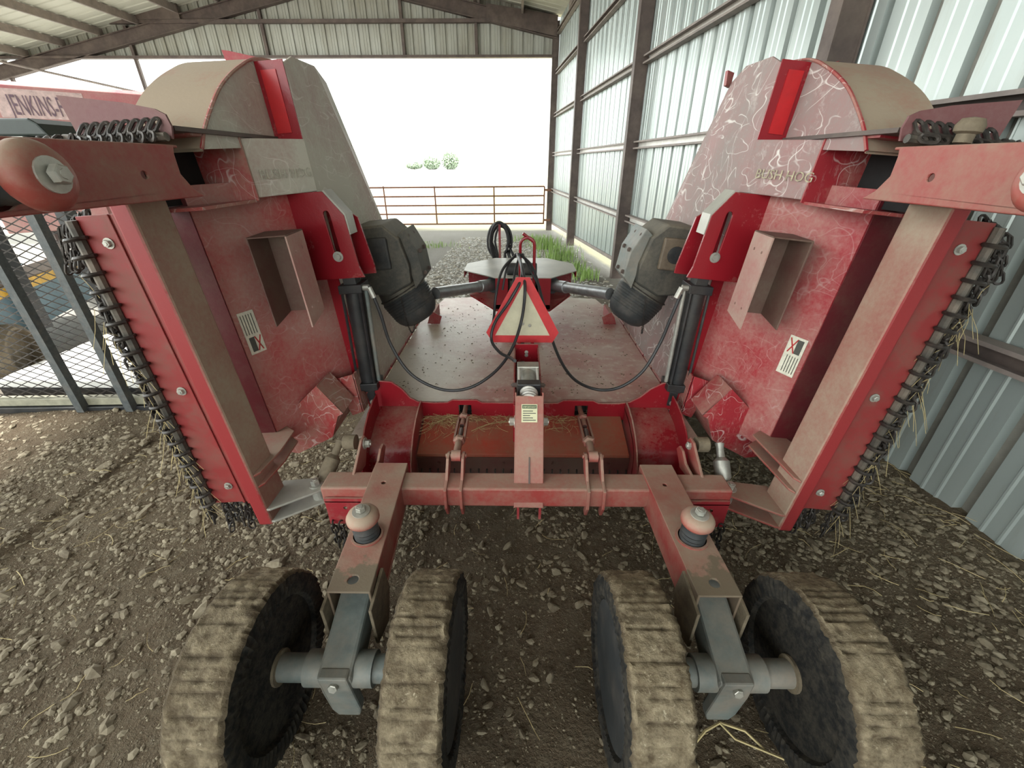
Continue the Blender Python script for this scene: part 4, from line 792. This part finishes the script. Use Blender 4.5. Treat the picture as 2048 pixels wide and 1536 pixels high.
    for i in range(70):
        uu = random.choice((random.uniform(-.1, .3), random.uniform(.2, .9))); q = T((uu, 1.29, -.47)); a = random.uniform(0, 6.28); L = random.uniform(.04, .16)
        mb.tube([q+V(0, random.uniform(-.02, .02), 0), q+V(math.cos(a)*L*.25, math.sin(a)*L*.25, -L*.5), q+V(math.cos(a)*L*.5, math.sin(a)*L*.4, -L)], .0009, 3)
    tag(C('caught_straw', mb, 'straw', cp), kind='stuff')
    # outer arm pointing back, with boot, cap and bolt
    mb = MB(T); k2 = [(1.085, 1.44), (1.11, 1.40), (1.15, 1.37), (1.20, 1.375), (1.225, 1.385)]
    mb.plate([(1.085, .50), (1.225, .50)]+[(a, b) for a, b in k2[::-1]], [circ(1.15, 1.235, .010, 12)[::-1], circ(1.15, .855, .055, 20)[::-1]], lambda a, b: (a, b, -.105), (0, 0, .008))
    for uu in (1.085, 1.217): mb.prism([(uu, .50, -.098), (uu, 1.40, -.098), (uu, 1.43, -.235), (uu, .50, -.235)], (.008, 0, 0))
    mb.box((1.09, .5, -.235), (1.22, 1.40, -.228))
    oa = C('outer_wheel_arm', mb, 'red_arm', bevel=.003)
    mb = MB(T); mb.lathe((1.15, .855, -.12), (0, 0, 1), [(0, .044), (.02, .046), (.034, .042), (.05, .046), (.066, .041), (.08, .045), (.095, .040), (.105, .04)], 24); C('rubber_boot', mb, 'rubber', oa, smooth=True)
    mb = MB(T); mb.lathe((1.15, .855, -.02), (0, 0, 1), [(0, .038), (.004, .052), (.02, .062), (.038, .061), (.05, .052), (.055, .04), (.055, 0)], 30); C('cap', mb, 'capred', oa, smooth=True)
    mb = MB(T); mb.lathe((1.15, .855, .034), (0, 0, 1), [(0, .032), (.005, .032), (.006, 0)], 20); mb.bolt((1.15, .855, .04), (0, 0, 1), .018, .016, False); C('cap_bolt', mb, 'bolt', oa)
    # outer chain strip above the arm
    dd_ = [(1.365, -.38), (1.335, -.2), (1.315, -.12), (1.30, -.095), (1.27, -.09), (1.24, -.10), (1.25, -.30), (1.26, -.37)]
    hl = [circ(1.282+.05*(-.15-w_)*.4, w_, .0075, 6)[::-1] for w_ in (-.34, -.31, -.28, -.25, -.22, -.17, -.13)]
    mb = MB(T); mb.plate(dd_, hl, lambda a, b: (a, 1.395, b), (0, .007, 0)); oc = C('outer_chain_plate', mb, mdusk)
    for w_ in (-.34, -.31, -.28, -.25, -.22, -.19, -.16, -.13): 
        mb = MB(); q = T((1.275, 1.385, w_)); link_ring(mb, q, V(S*.4, -.5, -1), V(1, 0, 0), .012, .028, .005); link_ring(mb, q+V(0, -.012, -.022), V(.3, -.7, -.5), V(0, 1, .3), .012, .028, .005); link_ring(mb, q+V(.008, -.035, -.028), V(1, -.7, -.1), V(0, .5, 1), .012, .028, .005); obj('chain', mb, M['chain'], oc, True)
    for w_ in (-.40, -.43, -.46, -.36): chain(T((1.26, 1.36, w_)), 6, oc, pitch=.029, r=.0125, h=.03, sway=(S*.3, -.3))
    for i in range(9): chain(T((1.07-.006*i, 1.36+.006*i, -.42-.02*i)), 5, oc, pitch=.029, r=.0125, h=.03, sway=(S*.3, 0))
    mb = MB(T); mb.tube(spline([(1.26, 1.38, -.40), (1.245, 1.375, -.25), (1.245, 1.375, -.1)], 5), .012, 8); C('chain_rod', mb, 'rod', oc)
    if S > 0: mb = MB(T); mb.lathe((1.24, 1.30, -.19), (1, 0, 0), [(0, .02), (.02, .02), (.025, .03), (.04, .032), (.055, .024), (.06, 0)], 18); C('grease_dome', mb, 'mudsteel', oc, smooth=True)
    # hinge-end stiffener
    mb = MB(T); mb.plate([(.25, -.10), (.10, -.015), (.085, -.045), (-.03, -.10), (-.05, -.14), (-.12, -.30), (-.10, -.38), (.04, -.40), (.09, -.30)], [], lambda a, b: (a, 1.72, b), (0, .01, 0))
    mb.prism([(.25, 1.72, -.10), (.09, 1.72, -.30), (.04, 1.72, -.40), (.05, 1.72, -.41), (.10, 1.72, -.30), (.258, 1.72, -.10)], (0, .14, 0))
    mb.prism([(.10, 1.72, -.015), (.25, 1.72, -.10), (.25, 1.72, -.107), (.095, 1.72, -.022)], (0, .16, 0)); mb.prism([(.085, 1.73, -.045), (-.03, 1.73, -.10), (-.05, 1.73, -.14), (-.12, 1.73, -.30), (-.112, 1.73, -.30), (-.042, 1.73, -.14)], (0, .30, 0))
    C('hinge_stiffener', mb, mt, bevel=.002)
    mb = MB(T); mb.plate([(.22, .0), (.0, .0), (-.02, -.06), (.10, -.09), (.2, -.09)], [], lambda a, b: (a, 1.90, b), (0, .008, 0)); mb.prism([(.22, 1.90, .004), (.0, 1.90, .004), (.0, 1.90, -.004), (.22, 1.90, -.004)], (0, .14, 0)); C('hinge_gusset', mb, mt)
    mb = MB(T)
    v_ = 2.05
    while v_ < 3.4: mb.cyl((0, v_, -.006), (0, v_+.17, -.006), .014, 12); v_ += .2
    C('hinge_knuckles', mb, 'red', smooth=True)
    # fish plates and link turnbuckle
    for uu in (-.09, -.155):
        sh_ = [(1.283, wi-.02), (1.283, wi+.012)]+[(1.423+.05*math.cos(t), -.07+.05*math.sin(t)) for t in np.linspace(math.pi*.86, -.15, 8)]+[(1.462, wi-.02)]
        mb = MB(T); mb.plate(sh_, [], lambda a, b, uu=uu: (uu, a, b), (.010, 0, 0)); fp = C('link_plate', mb, 'shield' if S < 0 else 'red_arm', bevel=.002)
    mb = MB(T); mb.bolt((-.08, 1.423, -.07), (1, 0, 0), .020, .024); C('link_bolt', mb, 'bolt')
    mb = MB(T); mb.cyl((-.145, 1.423, -.07), (-.09, 1.423, -.07), .030, 18); C('link_spacer', mb, 'bolt')
    a_, b_4 = T((-.11, 1.435, -.065)), V(S*.88+(.02 if S < 0 else -.01), 1.58, .47); d = b_4-a_; L = d.length
    mb = MB(); mb.lathe(a_, d, [(0, .022), (L*.22, .024), (L*.28, .034), (L*.62, .034), (L*.66, .026), (L*.70, .017), (L*.9, .016), (L, .02)], 18, True); C('link_turnbuckle', mb, 'mudsteel' if S < 0 else 'steel', smooth=True)
    # gearbox
    mb = MB(T); body = [(.87, .0), (.875, .17), (.80, .245), (.66, .275), (.56, .27), (.50, .14), (.52, -.0)]
    mb.plate(body, [], lambda a, b: (a, 2.30, b), (0, .32, 0)); gb = C('wing_gearbox', mb, 'castiron', bevel=.010, label='grey iron gearbox with rubber boot on the %s wing' % lr)
    mb = MB(T); mb.plate([(.80, .215), (.84, .27), (.72, .325), (.58, .335), (.52, .28), (.60, .27), (.74, .255)], [], lambda a, b: (a, 2.34, b), (0, .24, 0)); C('flange', mb, 'castiron' if S < 0 else 'leg', gb, bevel=.004)
    for uu, ww_ in ((.80, .275), (.72, .325), (.60, .335)): 
        for vv_ in (2.38, 2.50): mb = MB(T); mb.bolt((uu, vv_, ww_-.004), (.2, 0, 1), .012, .014, False); C('flange_bolt', mb, 'frame', gb)
    mb = MB(T); mb.box((.65, 2.275, .03), (.815, 2.302, .185)); sq_ = C('square_cover', mb, 'cover' if S > 0 else 'rubber', gb, bevel=.010)
    if S > 0: mb = MB(T); mb.lathe((.732, 2.274, .108), (0, -1, 0), [(0, .045), (.004, .043), (.004, .03), (-.012, .026), (-.012, .012), (.004, .010), (.004, 0)], 20); C('cover_ring', mb, 'rubber', gb, smooth=True)
    ax0, ax1 = V(.60, 2.46, .12), V(.33, 2.44, .25); Lb = (ax1-ax0).length
    pr = [(0, .12), (Lb*.35, .138), (Lb*.42, .143), (Lb*.50, .143)]
    mb = MB(T); mb.lathe(ax0, ax1-ax0, pr, 30); C('bell_housing', mb, 'castiron', gb, smooth=True)
    pr = [(Lb*.46, .142)]
    for q in range(7): h = Lb*(.50+.05*q); pr += [(h, .148-.002*q), (h+.004, .1455-.002*q), (h+.008, .148-.002*q)]
    pr += [(Lb*.93, .125), (Lb*1.02, .105), (Lb*1.08, .07), (Lb*1.10, 0)]
    mb = MB(T); mb.lathe(ax0, ax1-ax0, pr, 36); C('ribbed_boot', mb, 'rubber', gb, smooth=True)
    dA = (ax1-ax0).normalized(); mb = MB(T); c0 = ax0+dA*Lb*.40
    b1 = V(0, 1, 0); b2 = dA.cross(b1).normalized(); mb.tube([c0+(b1*math.cos(t)+b2*math.sin(t))*.146 for t in np.linspace(0, 6.28, 33)[:-1]], .004, 5, closed=True); C('clamp_wire', mb, 'chain', gb)
    # little safety chain
    s0 = T(c0+V(0, -.14, .03)); s1_ = T(ax1+V(-.02, -.05, -.10 if S > 0 else -.02)); mb = MB(); nn_ = 26
    pts = [s0.lerp(s1_, i/nn_)+V(0, -.02, -.22*4*(i/nn_)*(1-i/nn_)*.55) for i in range(nn_+1)]
    for i in range(nn_): dq = pts[i+1]-pts[i]; link_ring(mb, (pts[i]+pts[i+1])/2, dq, dq.orthogonal() if i % 2 else dq.cross(dq.orthogonal()), .0045, dq.length*.9, .0014)
    C('safety_chain', mb, 'chain', gb)
# dry grass on the bonnet, crumbs on the deck
mb = MB()
for i in range(260):
    x = random.choice((random.uniform(-.55, -.36), random.uniform(-.30, -.09), random.uniform(.07, .28), random.gauss(-.45, .04))); y = 1.975-abs(random.gauss(0, .05)); z = .358-(1.975-y)*.3+.006+random.random()*.012
    mb.tube(stalk((x, y, z), random.uniform(.03, .10), droop=.1), .0009, 3)
mb.tube(stalk((-.29, 1.85, .345), .22, az=.35, droop=-.05), .0022, 4)
tag(C('dry_grass', mb, 'straw'), kind='stuff')
mb = MB()
for i in range(420):
    x, y = random.uniform(-.75, .7), 2.1+1.7*random.random()**1.3; s = random.uniform(.003, .010)
    if abs(x) < .08: continue
    a = random.uniform(0, 6.28); q = V(math.cos(a), math.sin(a), 0)*s; r_ = V(-math.sin(a), math.cos(a), 0)*s*.5; p = V(x, y, .438)
    mb.add([p-q, p-r_, p+q, p+r_, p+V(0, 0, s*.5)], [(0, 1, 4), (1, 2, 4), (2, 3, 4), (3, 0, 4)])
tag(C('debris_crumbs', mb, 'mudsteel'), kind='stuff')
